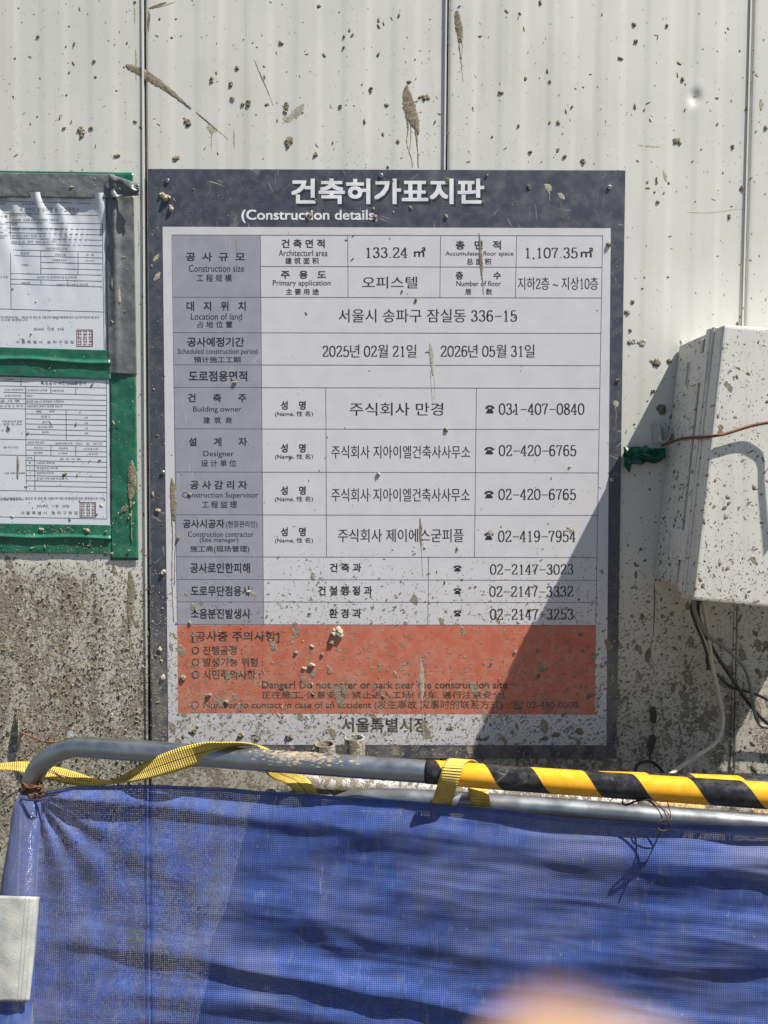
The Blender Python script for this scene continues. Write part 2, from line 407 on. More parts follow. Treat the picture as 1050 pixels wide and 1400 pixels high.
scatter(4600, -300, 1350, -150, 760, 0, 'mud_spatter', fence, ('mud', 'mud_dark', 'mud_dark'), 1.5, (BOARD_PX, TAPE_PX), dfun=lambda a, b_: 1, surf=wall_y, hs=.55, cap=.0075)
scatter(2200, -300, 1350, -150, 760, 0, 'mud_spatter', fence, ('mud_dark', 'stain'), .75, (BOARD_PX, TAPE_PX), dfun=lambda a, b_: 1, surf=wall_y, hs=.4)
scatter(30000, -100, 204, 745, 1160, 0, 'mud_crust', fence, ('mud', 'mud', 'mud_dark', 'mud_dark'), .85, cap=.0075, avoid=(TAPE_PX,), surf=wall_y, hs=1.5)
scatter(2600, 846, 1250, 600, 1150, 0, 'mud_spatter', fence, ('mud_dark',), 1.5, surf=wall_y, hs=.6)
scatter(2500, 200, 1250, 1020, 1350, 0, 'mud_spatter', fence, ('mud', 'mud_dark'), 1.2, surf=wall_y)

def splash(outline, depth, parent, m='mud', h=.0011, drips=(), surf=None, label=None):
    """a thrown mud streak: outline rows (px, py, half width px) from one end to the other, plus thin runs"""
    mb = MB(); q = catmull([(a, b_, c) for a, b_, c in outline], 9); n = len(q); W = 8
    def yy(p): return (surf(p.x, p.z) if surf else p.y)
    vs = []
    for i, (a, b_, c) in enumerate(q):
        t = np.array(q[min(i+1, n-1)][:2]) - np.array(q[max(i-1, 0)][:2]); t = t/(np.linalg.norm(t)+1e-9); nx, ny = -t[1], t[0]
        c = max(c, .2)*(1+.3*(random.random()-.5))
        for k in range(W+1):
            s_ = (k/W*2-1); p = P(a+nx*c*s_, b_+ny*c*s_, depth)
            hh = 0 if k in (0, W) else h*(1-s_*s_)**.5*random.uniform(.45, 1.25)
            if i in (0, n-1): hh = 0
            vs.append((p.x, yy(p)+.0002-hh, p.z))
    mb.add(vs, [(i*(W+1)+k, i*(W+1)+k+1, (i+1)*(W+1)+k+1, (i+1)*(W+1)+k) for i in range(n-1) for k in range(W)])
    for d in drips:
        pts = catmull(d, 8); pw = []
        for (a, b_, c) in pts:
            p = P(a+random.uniform(-.4, .4), b_, depth); rr = max(c, .3)*.0012*random.uniform(.6, 1.2); pw.append((Vector((p.x, yy(p)+rr*.72, p.z)), rr))
        mb.tube([a for a, _ in pw], [r for _, r in pw], 6)
    return mb.build('mud_splash', M[m], parent, smooth=True, label=label)
def blob(px, py, wx, wy, depth, parent, m='mud_dark', n=7, h=.004, surf=None, name='mud_clod'):
    """crusty clod: a cluster of overlapping lumps"""
    mb = MB(); pts = []
    for i in range(n):
        a = random.uniform(0, 6.28); rr = random.random()**.6
        p = P(px+math.cos(a)*wx/2*rr*.7, py+math.sin(a)*wy/2*rr*.7, depth); y = surf(p.x, p.z) if surf else p.y
        l = min(wx, wy)*.00138*random.uniform(.3, .8)
        pts.append((p.x, y, p.z, l*random.uniform(1, 1.5), l, h*random.uniform(.5, 1), random.uniform(0, 3.1)))
    lump_mesh(pts, mb); mb.build(name, M[m], parent, smooth=True)
W_ = dict(surf=wall_y)
splash([(172, 88, 1.5), (178, 92, 5), (195, 100, 6), (215, 113, 6), (235, 127, 4), (250, 139, 2.2), (262, 149, 1)], 0, fence, 'mud', .0009, [[(268, 153, 1.6), (280, 163, 1.8), (297, 178, 1.4)], [(287, 178, 1.5), (290, 185, 1), (288, 200, .6)], [(297, 178, .8), (305, 184, 1), (312, 191, .7)]], **W_)
splash([(557, 116, 1), (556, 124, 5), (558, 140, 9), (562, 155, 10), (567, 168, 7), (571, 178, 3), (572, 184, 1)], 0, fence, 'mud', .0011,
       [[(556, 160, 2), (558, 175, 2), (556, 195, 1.2), (562, 215, 1.2), (564, 229, 1)], [(566, 160, 3), (569, 185, 2.4), (571, 210, 1.8), (572, 229, 1.6)], [(561, 165, 2), (562, 182, 1.5), (560, 205, .9)]], **W_)
splash([(625, 14, 1), (625, 20, 4), (627, 35, 5.5), (629, 48, 4.5), (630, 58, 2)], 0, fence, 'mud', .0011,
       [[(627, 50, 2.5), (629, 70, 1.8), (631, 90, 1.3), (633, 112, .7)], [(630, 45, 2), (632, 62, 1), (631, 80, .7)]], **W_)
splash([(203, 12, 1.5), (215, 8, 3), (228, 3, 1)], 0, fence, 'mud', .0005, [[(203, 12, .7), (220, 9, 1), (240, 2, .8)]], **W_)
splash([(203, 14, .6), (204, 22, 2), (203, 32, 2), (203, 44, .5)], 0, fence, 'mud', .0005, **W_)
splash([(185, 66, .5), (186, 78, 2.2), (186, 92, 1.6), (186, 112, .5)], 0, fence, 'stain', .0004, **W_)
splash([(183, 5, .5), (184, 18, 2), (184, 34, .6)], 0, fence, 'stain', .0004, **W_)
splash([(319, 175, .4), (320, 188, 1.8), (320, 205, .6)], 0, fence, 'stain', .0004, **W_)
splash([(347, 80, .5), (356, 102, 1.2), (366, 125, .9), (374, 146, .4)], 0, fence, 'mud', .0004, **W_)
splash([(386, 160, 3), (394, 163, 6), (405, 155, 8), (412, 147, 5), (416, 141, 1)], 0, fence, 'stain', .0004, **W_)
splash([(283, 172, 3), (290, 177, 7), (298, 176, 3)], 0, fence, 'stain', .0004, [[(289, 180, 1), (290, 195, .7), (289, 210, .4)]], **W_)
splash([(907, 233, .5), (909, 240, 3.5), (911, 249, 1.5)], 0, fence, 'stain', .0004, **W_)
splash([(871, 198, .6), (886, 200, 2), (905, 201, .5)], 0, fence, 'stain', .0003, **W_)
splash([(1040, 135, 1), (1041, 143, 4), (1040, 152, 1)], 0, fence, 'stain', .0006, **W_)
splash([(188, 300, .5), (190, 325, 1.5), (188, 352, .5)], 0, fence, 'stain', .0004, **W_)
splash([(936, 290, .4), (970, 291, .7), (1000, 287, .8), (1022, 285, .4)], 0, fence, 'stain', .0003, **W_)
splash([(177, 780, 2), (179, 800, 6), (178, 830, 5), (177, 860, 2)], 0, fence, 'mud', .0012, [[(177, 860, 2), (178, 900, 1.4), (176, 940, 1)]], **W_)
for (x, y, wx, wy, mm) in [(111, 178, 9, 24, 'mud'), (256, 166, 8, 15, 'mud_dark'), (391, 147, 7, 20, 'mud'), (394, 193, 12, 20, 'mud'), (289, 109, 5, 13, 'mud_dark'), (340, 141, 6, 13, 'mud_dark'),
                           (581, 133, 22, 9, 'mud'), (315, 115, 6, 6, 'mud_dark'), (318, 135, 8, 6, 'mud'), (465, 145, 5, 7, 'mud'), (431, 211, 6, 8, 'mud'), (507, 122, 5, 9, 'mud_dark'), (160, 212, 13, 6, 'mud'),
                           (384, 59, 6, 7, 'mud'), (324, 93, 5, 7, 'mud_dark'), (332, 143, 5, 7, 'mud_dark'), (867, 33, 5, 9, 'mud_dark'), (870, 56, 5, 6, 'mud_dark'), (912, 35, 4, 5, 'mud_dark'), (933, 108, 5, 5, 'mud_dark'),
                           (926, 194, 15, 9, 'mud'), (997, 297, 5, 8, 'mud'), (1015, 258, 6, 8, 'mud'), (899, 276, 8, 5, 'mud'), (772, 214, 5, 5, 'mud_dark'), (797, 220, 6, 8, 'mud_dark'), (862, 452, 4, 4, 'mud'),
                           (709, 172, 3, 5, 'mud_dark'), (725, 208, 4, 7, 'mud_dark'), (782, 146, 3, 4, 'mud_dark'), (898, 247, 3, 18, 'mud'), (1002, 200, 5, 7, 'mud'), (1047, 175, 5, 8, 'mud'), (241, 216, 12, 6, 'mud'),
                           (52, 50, 5, 6, 'mud'), (101, 60, 3, 7, 'mud_dark'), (129, 84, 5, 4, 'mud'), (125, 175, 8, 5, 'mud'), (88, 175, 6, 4, 'mud'), (865, 413, 6, 6, 'mud'), (858, 427, 7, 8, 'mud'), (897, 495, 12, 11, 'mud'),
                           (866, 467, 10, 7, 'stain'), (878, 468, 12, 9, 'stain'), (894, 495, 10, 9, 'stain'), (915, 494, 6, 6, 'mud_dark'), (905, 560, 12, 12, 'mud_dark'), (893, 535, 7, 5, 'mud_dark')]:
    blob(x, y, wx, wy, 0, fence, mm, 11, .0019 if mm != 'stain' else .0008, surf=wall_y)

# torn strips and holes in the fence skin
mb = MB(); pts = [(890, 967), (896, 966), (898, 978), (897, 989), (891, 990), (889, 978)]
for poly in (pts, [(888, 1006), (895, 1004), (897, 1012), (893, 1028), (888, 1036), (886, 1020)], [(892.4, 990), (893.6, 990), (893.4, 1006), (892.2, 1006)], [(888, 1034), (889.4, 1034), (889, 1052), (888.2, 1052)]):
    mb.add([P(a, b_, .0035) for a, b_ in poly], [tuple(range(len(poly)))])
    mb.add([P(a, b_, .0) for a, b_ in poly], [tuple(range(len(poly)))])
mb.build('torn_gap', M['dark_hole'], fence)
mb = MB()
def lipf(a, b_):
    y = 965+b_*70; wd = 6*math.sin(math.pi*min(1, b_*1.02))
    p = P(23+wd*(1-a)*.6, y, .002+.012*math.sin(math.pi*b_)*(1-abs(a*2-1))); return p
mb.grid(lipf, 4, 16); mb.build('torn_lip', M['wall'], fence, smooth=True)
mb = MB(); mb.add([P(24, 968, .0032), P(26, 1000, .0032), P(32, 1004, .0032), P(28, 1012, .0032), P(25, 1030, .0032)], [(0, 1, 2, 3, 4)]); mb.build('torn_gap', M['dark_hole'], fence)
splash([(894, 795, .5), (895, 820, 1.3), (894, 850, 1), (893, 870, .4)], 0, fence, 'mud_dark', .0005, **W_)
splash([(888, 885, 1), (886, 895, 5), (884, 905, 2)], 0, fence, 'mud_dark', .001, [[(893, 866, 1), (889, 890, 1.4), (893, 910, .8), (892, 930, .5)]], **W_)

# ------------------------------------------------------------------ lettering
GL = {  # skeletons for digits in a 0..0.5 x 0..0.75 box: polylines (closed loops repeat first point)
 '0': [[(.25,.72),(.12,.64),(.06,.50),(.06,.22),(.12,.08),(.25,.0),(.38,.08),(.44,.22),(.44,.50),(.38,.64),(.25,.72)]],
 '1': [[(.14,.60),(.20,.63),(.26,.71)], [(.26,.71),(.26,.0)], [(.13,.0),(.39,.0)]],
 '2': [[(.09,.54),(.09,.62),(.16,.70),(.26,.72),(.37,.68),(.41,.57),(.38,.45),(.27,.30),(.13,.14),(.07,.0)], [(.07,.015),(.43,.015)], [(.43,.0),(.44,.12)]],
 '3': [[(.09,.58),(.12,.67),(.24,.72),(.36,.67),(.39,.55),(.34,.43),(.22,.38)], [(.22,.38),(.36,.34),(.43,.21),(.39,.07),(.25,.0),(.11,.05),(.07,.15)]],
 '4': [[(.33,.72),(.04,.20)], [(.04,.19),(.47,.19)], [(.33,.72),(.33,.0)], [(.23,.0),(.43,.0)]],
 '5': [[(.12,.71),(.41,.71)], [(.12,.71),(.10,.36)], [(.10,.36),(.17,.43),(.27,.45),(.39,.38),(.43,.23),(.38,.06),(.24,.0),(.10,.04),(.07,.14)]],
 '6': [[(.40,.63),(.33,.71),(.22,.71),(.12,.61),(.07,.42),(.07,.22),(.12,.06),(.25,.0),(.38,.06),(.43,.22),(.38,.38),(.25,.44),(.13,.38),(.08,.26)]],
 '7': [[(.07,.58),(.08,.71)], [(.07,.70),(.44,.70)], [(.44,.70),(.31,.45),(.24,.22),(.23,.0)]],
 '8': [[(.25,.72),(.13,.66),(.10,.56),(.14,.46),(.25,.39),(.38,.31),(.43,.19),(.38,.06),(.25,.0),(.12,.06),(.07,.19),(.12,.31),(.25,.39),(.36,.46),(.40,.56),(.37,.66),(.25,.72)]],
 '9': [[(.10,.08),(.17,.01),(.28,.01),(.38,.11),(.43,.30),(.43,.50),(.38,.66),(.25,.72),(.12,.66),(.07,.50),(.12,.34),(.25,.28),(.37,.34),(.42,.46)]],
 '-': [[(.05,.33),(.53,.33)]], ',': [[(.13,.04),(.12,-.10)]], '.': [[(.12,.0),(.12,.05)]]}
GW = {',': .27, '.': .27, '-': .58}
_cache = {}
def font_mesh(s, off):
    key = (s, off)
    if key in _cache: return _cache[key]
    c = bpy.data.curves.new('t', 'FONT'); c.body = s; c.resolution_u = 3; c.offset = off
    o = bpy.data.objects.new('t', c); COL.objects.link(o); bpy.context.view_layer.update()
    me = bpy.data.meshes.new_from_object(o.evaluated_get(bpy.context.evaluated_depsgraph_get()))
    v = [(q.co.x, q.co.y) for q in me.vertices]; f = [tuple(p.vertices) for p in me.polygons]
    bpy.data.objects.remove(o); bpy.data.curves.remove(c); bpy.data.meshes.remove(me)
    _cache[key] = (v, f); return v, f
def nib(poly, tw=.095, tt=.042):
    pts = catmull(poly, 3) if len(poly) > 4 else [np.array(p, float) for p in poly]
    vs = []; n = len(pts)
    for i, p in enumerate(pts):
        t = pts[min(i+1, n-1)]-pts[max(i-1, 0)]; t = t/(np.linalg.norm(t)+1e-9); nn = np.array((-t[1], t[0]))
        h = (tw*abs(nn[0])+tt*abs(nn[1]))/2; vs += [tuple(p+nn*h), tuple(p-nn*h)]
    return vs, [(2*i, 2*i+1, 2*i+3, 2*i+2) for i in range(n-1)]
def layout(s, style):
    """2-D vertices and faces (layer index per face group) in em units"""
    parts = []; off = -.007 if style == 'serif' else 0.0
    if s == '☎':
        hand = [(0,.42),(.02,.56),(.14,.68),(.32,.74),(.5,.75),(.68,.74),(.86,.68),(.98,.56),(1,.42),(.74,.42),(.72,.55),(.5,.585),(.28,.55),(.26,.42)]
        body = [(.3,.5),(.36,.5),(.36,.42),(.64,.42),(.64,.5),(.7,.5),(.72,.38),(.9,.1),(.9,0),(.1,0),(.1,.1),(.28,.38)]
        n = 7; hv = hand+body; fs = [(i, i+1, 12-i, 13-i) if i < 1 else (i, i+1, 12-i, 13-i) for i in range(1, 6)]
        fs = [(0,1,12,13),(1,2,11,12),(2,3,4,11),(4,5,6,11),(6,7,10,11) if False else (6,9,10,11),(6,7,8,9)]
        return [(hand, [tuple(range(14))], 0), (body, [tuple(range(12))], 1)]
    if style != 'serif':
        v, f = font_mesh(s, off); d = {'reg': .008, 'bold': .019, 'heavy': .027, 'light': .002}[style]
        return [([(a+i*d, b_+j*d) for a, b_ in v], f, k) for k, (i, j) in enumerate(((-1, -1), (1, -1), (-1, 1), (1, 1)))]
    runs = []; cur = ''
    for ch in s:
        if ch in GL:
            if cur: runs.append(('t', cur)); cur = ''
            runs.append(('d', ch))
        else: cur += ch
    if cur: runs.append(('t', cur))
    x = 0; out = []
    for kind, t in runs:
        if kind == 'd':
            for pl in GL[t]:
                v, f = nib(pl); out.append(([(a+x, b_) for a, b_ in v], f, 0))
            x += GW.get(t, .53)
        else:
            lead = len(t)-len(t.lstrip(' ')); x += lead*.3; core = t.strip(' ')
            if core:
                v, f = font_mesh(core, off); mnx = min(a for a, _ in v); mxx = max(a for a, _ in v)
                for k, dx in enumerate((-.013, 0, .013)): out.append(([(a-mnx+x+.03+dx, b_) for a, b_ in v], f, k))
                x += mxx-mnx+.08
            x += (len(t)-len(t.rstrip(' ')))*.3 if core else 0
    return out
def text(s, x0, x1, y0, y1, depth, parent, m='ink', style='bold', name='lettering', mb=None, tilt=0.0):
    lay = layout(s, style)
    allv = [v for L_ in lay for v in L_[0]]
    ax, bx = min(v[0] for v in allv), max(v[0] for v in allv); ay, by = min(v[1] for v in allv), max(v[1] for v in allv)
    own = mb is None; mb = mb or MB()
    A = P(x0, y1+tilt*0, depth); B = P(x1, y1, depth); C = P(x0, y0, depth); Dd = P(x1, y0, depth)
    for i, (v, f, k) in enumerate(lay):
        vs = []
        for (a, b_) in v:
            u = (a-ax)/(bx-ax); t = (b_-ay)/(by-ay+1e-9)
            p = (A*(1-u)+B*u)*(1-t)+(C*(1-u)+Dd*u)*t; vs.append((p.x, p.y-.000012*(k+i % 5), p.z))
        mb.add(vs, f)
    if own: return mb.build(name, M[m], parent)
    return mb

# ------------------------------------------------------------------ notice board
BD = .0042
board = empty('notice_board', P(525, 1038, .002), 'large slate-framed construction permit notice board with printed table and red warning panel', 'notice board')
def slab(mb, c, d0, d1):
    f = [P(a, b_, d1) for a, b_ in c]; k = [P(a, b_, d0) for a, b_ in c]
    mb.add(f+k, [(0, 3, 2, 1), (4, 5, 6, 7), (0, 1, 5, 4), (1, 2, 6, 5), (2, 3, 7, 6), (3, 0, 4, 7)])
def sheet(c, d, nm, m, parent, t=.0003):
    mb = MB(); slab(mb, c, d-t, d); return mb.build(nm, M[m], parent)
sheet([(202, 231), (855, 233), (843, 1037), (208, 1036)], BD, 'backing_panel', 'slate', board, .0034)
sheet([(222, 310), (835, 312), (829, 1019), (230, 1018)], BD+.00025, 'printed_panel', 'white_print', board)
sheet([(236, 322), (356, 322), (360.5, 854), (242.5, 854)], BD+.00033, 'heading_column', 'head_print', board, .0001)
sheet([(242.5, 854.8), (815, 855), (813, 977), (243.5, 975)], BD+.00035, 'warning_panel', 'red_print', board, .0001)
def line(mb, x0, y0, x1, y1, wpx=.75):
    a = P(x0, y0, BD+.00043); b_ = P(x1, y1, BD+.00043); d = (b_-a).normalized(); n = Vector((-d.z, 0, d.x))*wpx*.00069
    mb.add([a+n, b_+n, b_-n, a-n], [(0, 1, 2, 3)])
mb = MB()
def Lx(y): return 235+ (y-321)/533*7.5
def Cx(y): return 356 + (y-321)/533*4.5
def Rx(y): return 824 - (y-321)/533*9.5
for y in (321.5, 406.5, 455, 499, 530, 586.5, 645.6, 704, 761.5, 792.5, 823, 854):
    line(mb, Lx(y), y-.4, Rx(y), y+.8)
line(mb, Cx(365), 364, Rx(365), 365.6)
for f_ in (Lx, Cx, Rx): line(mb, f_(321.5), 321.5, f_(854), 854)
for (xa, ya, xb, yb) in ((475.5, 321.5, 476, 406.5), (602.5, 321.5, 601.5, 407), (706.5, 322, 704.7, 407), (445.5, 530, 446.5, 761.5), (651.5, 530.5, 648.8, 761.8), (586, 761.7, 585, 854)):
    line(mb, xa, ya, xb, yb)
mb.build('table_rules', M['line'], board)
mb = MB(); line(mb, 230, 1018.5, 829, 1019.5, .6); line(mb, 222, 310, 230, 1018, .6); mb.build('panel_edge', M['line'], board)
TD = BD+.00043
text('건축허가표지판', 400.5, 665, 247, 282, TD-.00025, board, 'shadow_ink', 'heavy', 'title_shadow')
text('건축허가표지판', 398, 662, 244, 279, TD-.0001, board, 'white_ink', 'heavy', 'title_lettering')
text('(Construction details,', 330, 516, 286.5, 305, TD, board, 'white_ink', 'bold', 'subtitle_lettering')
cells = [
 [('공  사  규  모', 254, 335, 345, 357, 'bold'), ('Construction size', 258, 334, 362, 371.5, 'serif'), ('工 程 规 模', 269, 317, 375, 385, 'reg')],
 [('건 축 면 적', 385, 444, 327, 339, 'bold'), ('Architecturl area', 381, 448, 341.5, 350, 'serif'), ('建 筑 面 积', 390, 436, 352, 361, 'reg')],
 [('133.24', 501, 557, 338, 352.5, 'serif'), ('㎡', 566, 582, 338, 351, 'bold')],
 [('총   면   적', 623, 685, 329, 341, 'bold'), ('Accumulated floor space', 609, 702, 343.5, 351, 'serif'), ('总 面 积', 638, 672, 353, 362, 'reg')],
 [('1,107.35', 719, 790, 338, 354.5, 'serif'), ('㎡', 794, 811, 338.5, 351.5, 'bold')],
 [('주   용   도', 384, 446, 370, 381, 'bold'), ('Primary application', 373, 452, 383, 392.5, 'serif'), ('主 要 用 途', 391, 436, 394.5, 403, 'reg')],
 [('오피스텔', 495, 571, 378, 394, 'serif')],
 [('층            수', 623, 685, 371, 382, 'bold'), ('Number of floor', 624, 685, 384, 391, 'serif'), ('层        数', 636, 673, 394.5, 403, 'reg')],
 [('지하2층 ~ 지상10층', 708, 818, 379, 396, 'serif')],
 [('대   지   위   치', 255, 336, 412, 425, 'bold'), ('Location of land', 261, 331, 428, 437, 'serif'), ('占 地 位 置', 270, 318, 439, 448, 'reg')],
 [('서울시 송파구 잠실동 336-15', 463, 707, 422.5, 440.5, 'serif')],
 [('공사예정기간', 256, 334, 461, 474, 'bold'), ('Scheduled construction period', 243, 352, 476.5, 486, 'serif'), ('預计施工工期', 265, 329, 487.5, 496, 'reg')],
 [('2025년 02월 21일  ~  2026년 05월 31일', 441, 731, 471, 488.5, 'serif')],
 [('도로점용면적', 258, 338, 507, 521.5, 'bold')],
 [('건      축      주', 257, 337, 538, 550, 'bold'), ('Building owner', 264, 330, 555.5, 565, 'serif'), ('建  筑  商', 278, 317, 570, 579, 'reg')],
 [('주식회사 만경', 478, 606, 550.5, 568, 'serif')],
 [('☎', 663.5, 676, 554, 565, 'bold'), ('031-407-0840', 682, 799, 551, 567, 'serif')],
 [('설      계      자', 258, 338, 598, 610, 'bold'), ('Designer', 278, 320, 616.5, 626, 'serif'), ('设 计 单 位', 275, 323, 628.5, 638, 'reg')],
 [('주식회사 지아이엘건축사사무소', 453, 643, 609, 626.5, 'serif')],
 [('☎', 662.5, 675.5, 611, 621, 'bold'), ('02-420-6765', 682, 788, 608, 623.5, 'serif')],
 [('공 사 감 리 자', 260, 338, 657, 669, 'bold'), ('Construction Supervisor', 249, 353, 673, 682.5, 'serif'), ('工 程 监 理', 276, 324, 685, 694.5, 'reg')],
 [('주식회사 지아이엘건축사사무소', 453, 642.5, 667.5, 685.5, 'serif')],
 [('☎', 662, 675, 671, 681, 'bold'), ('02-420-6765', 681.5, 787.5, 668, 683.5, 'serif')],
 [('공사시공자', 250, 307, 710, 722, 'bold'), ('(현장관리인)', 309, 352, 712, 722.5, 'reg'), ('Construction contractor', 257, 347, 726.5, 734, 'serif'), ('(Site manager)', 273, 326, 735, 742.5, 'serif'), ('施工商(现场管理)', 260, 341, 746, 756, 'reg')],
 [('주식회사 제이에스굳피플', 462, 634, 723, 741, 'serif')],
 [('☎', 662, 674.5, 728, 738, 'bold'), ('02-419-7954', 681, 787, 725, 741, 'serif')],
 [('공사로인한피해', 260, 342, 769.5, 783.5, 'bold')], [('건 축 과', 451, 494, 770, 782, 'bold')], [('☎', 620, 631, 773, 781, 'bold'), ('02-2147-3023', 670, 784, 771, 785.5, 'serif')],
 [('도로무단점용시', 261, 341, 801, 815, 'bold')], [('건 설 행 정 과', 435, 509, 801, 814, 'bold')], [('☎', 620, 631, 804, 812, 'bold'), ('02-2147-3332', 669, 784, 801, 816, 'serif')],
 [('소음분진발생시', 261, 341, 832, 846, 'bold')], [('환 경 과', 450, 494, 832, 845, 'bold')], [('☎', 620, 631, 834.5, 842.5, 'bold'), ('02-2147-3253', 670, 784, 832, 847.5, 'serif')]]
for y in (548, 606.5, 664.5, 721):
    cells.append([('성    명', 384, 418, y, y+12, 'bold'), ('(Name, 性 名)', 376, 428, y+14, y+22, 'light')])
for cell in cells:
    for (s, x0, x1, y0, y1, st) in cell: text(s, x0, x1, y0, y1, TD, board, style=st, name='telephone_symbol' if s == '☎' else 'cell_lettering')
for row in ([('[공사중 주의사항]', 262, 382, 863, 879, 'bold')], [('○ 진행공정 :', 262, 331, 883, 895.5, 'bold')], [('○ 발생가능 위험 :', 262, 360, 899, 911.5, 'bold')], [('○ 시민주의사항 :', 262, 356, 915.5, 929, 'bold')],
            [('Danger! Do not enter or park near the construction site', 358, 694, 931, 944.5, 'bold')],
            [('正在施工, 注意安全! 禁止进入工地! 停车, 通行注意安全!', 358, 689, 944.8, 955.5, 'reg')],
            [('○ Number to contact in case of an accident (发生事故 灾事时的联系方式) : ☎ 02-480-0000', 262, 790, 957, 971, 'reg')]):
    mb = MB()
    for (s, x0, x1, y0, y1, st) in row: text(s, x0, x1, y0, y1, TD+.00002, None, style=st, mb=mb)
    mb.build('warning_lettering', M['ink_worn'], board)
text('서울특별시장', 467, 585, 981, 1001, TD, board, 'ink_worn', 'bold', 'issuer_lettering')
# screws
def screw(px, py, parent=board):
    mb = MB(); c = P(px, py, BD)
    pts = [c+Vector((0, -t, 0)) for t in (0, .0012, .0022, .0026)]; mb.tube(pts, [.0042, .0042, .0034, .0015], 14)
    o = mb.build('screw', M['steel'], parent, smooth=False)
    k = MB(); k.box(c+Vector((0, -.0027, 0)), .0045, .0004, .0009); k.box(c+Vector((0, -.0029, 0)), .0009, .0004, .0045); k.build('screw_cross', M['dark_hole'], o)
for q in ((229, 247), (222.5, 646), (517, 649), (836.5, 656), (833, 256), (521, 240)): screw(*q)
# mud on the board
def bdens(px, py): return .05 + .12*sm(500, 750, py) + .45*sm(740, 860, py) + .8*sm(930, 1015, py) + (.08 if py < 310 else 0)
scatter(9000, 206, 838, 234, 1034, BD+.0003, 'mud_spatter', board, ('mud', 'mud', 'mud_dark', 'mud_pale'), .85, dfun=bdens, hs=.9)
scatter(420, 205, 850, 234, 306, BD+.0002, 'mud_spatter', board, ('mud_pale', 'mud'), .5, dfun=lambda a, b_: 1+1.5*(a < 330), cap=.006)
scatter(260, 206, 226, 306, 1034, BD+.0002, 'mud_spatter', board, ('mud_pale', 'mud'), .5, dfun=lambda a, b_: 1, cap=.006)
scatter(200, 834, 846, 306, 1034, BD+.0002, 'mud_spatter', board, ('mud_pale', 'mud_dark'), .5, dfun=lambda a, b_: 1, cap=.006)
def lbd(px, py): return .3+.7*sm(700, 900, py)
scatter(260, 206, 226, 240, 1034, BD+.0004, 'mud_spatter', board, ('mud_pale', 'mud'), 1.1, dfun=lbd)
bd = BD+.0003
splash([(655, 318, .5), (656, 330, 2), (657, 350, 3), (658, 365, 2.6), (659, 378, 1)], bd, board, 'mud', .0007, [[(658, 365, 1.6), (660, 385, 1.3), (661, 403, .9)], [(657, 365, 1), (658, 382, .7)]])
splash([(588, 468, .6), (589, 480, 3), (590, 492, 3.5), (591, 504, 2.4), (592, 514, 1)], bd, board, 'stain', .0006, [[(589, 505, 1.2), (590, 530, 1), (592, 558, .6)], [(592, 505, 1), (594, 525, .8), (594, 545, .5)]])
splash([(574, 707, .5), (575, 720, 2.4), (575, 735, 2.2), (576, 748, 1)], bd, board, 'mud', .0006, [[(576, 745, 1), (577, 765, .8), (578, 790, .5)]])
splash([(235, 653, .6), (236, 665, 3.6), (237, 685, 4.6), (237, 700, 3.5), (238, 712, 1.5)], BD+.0006, board, 'mud', .0009, [[(235, 700, 1.6), (236, 740, 1.2), (235, 780, .9), (237, 850, .6)], [(239, 700, 1.2), (240, 735, .9), (238, 800, .6)]])
splash([(575, 903, .5), (576, 915, 3), (577, 932, 3.8), (577, 950, 3), (577, 960, 1)], bd, board, 'stain', .0006, [[(577, 955, 2), (578, 980, 1.2), (579, 1012, .7)]])
splash([(323, 326, .4), (323.5, 338, 1), (324, 350, .4)], bd, board, 'mud', .0004)
splash([(218, 347, .5), (214, 352, 3), (209, 358, 1)], BD, board, 'stain', .0005)
splash([(219, 372, .5), (215, 378, 4), (210, 384, 1)], BD, board, 'stain', .0005)
splash([(744, 252, 1), (749, 256, 5), (752, 262, 3)], BD, board, 'stain', .0006, [[(751, 262, 1.5), (752, 275, 1)]])
splash([(762, 264, 1), (767, 268, 4), (772, 273, 1)], BD, board, 'stain', .0006)
splash([(840, 548, 2), (842, 552, 5), (843, 557, 2)], BD, board, 'stain', .0006, [[(842, 557, 1), (842, 570, .8), (842, 585, .5)]])
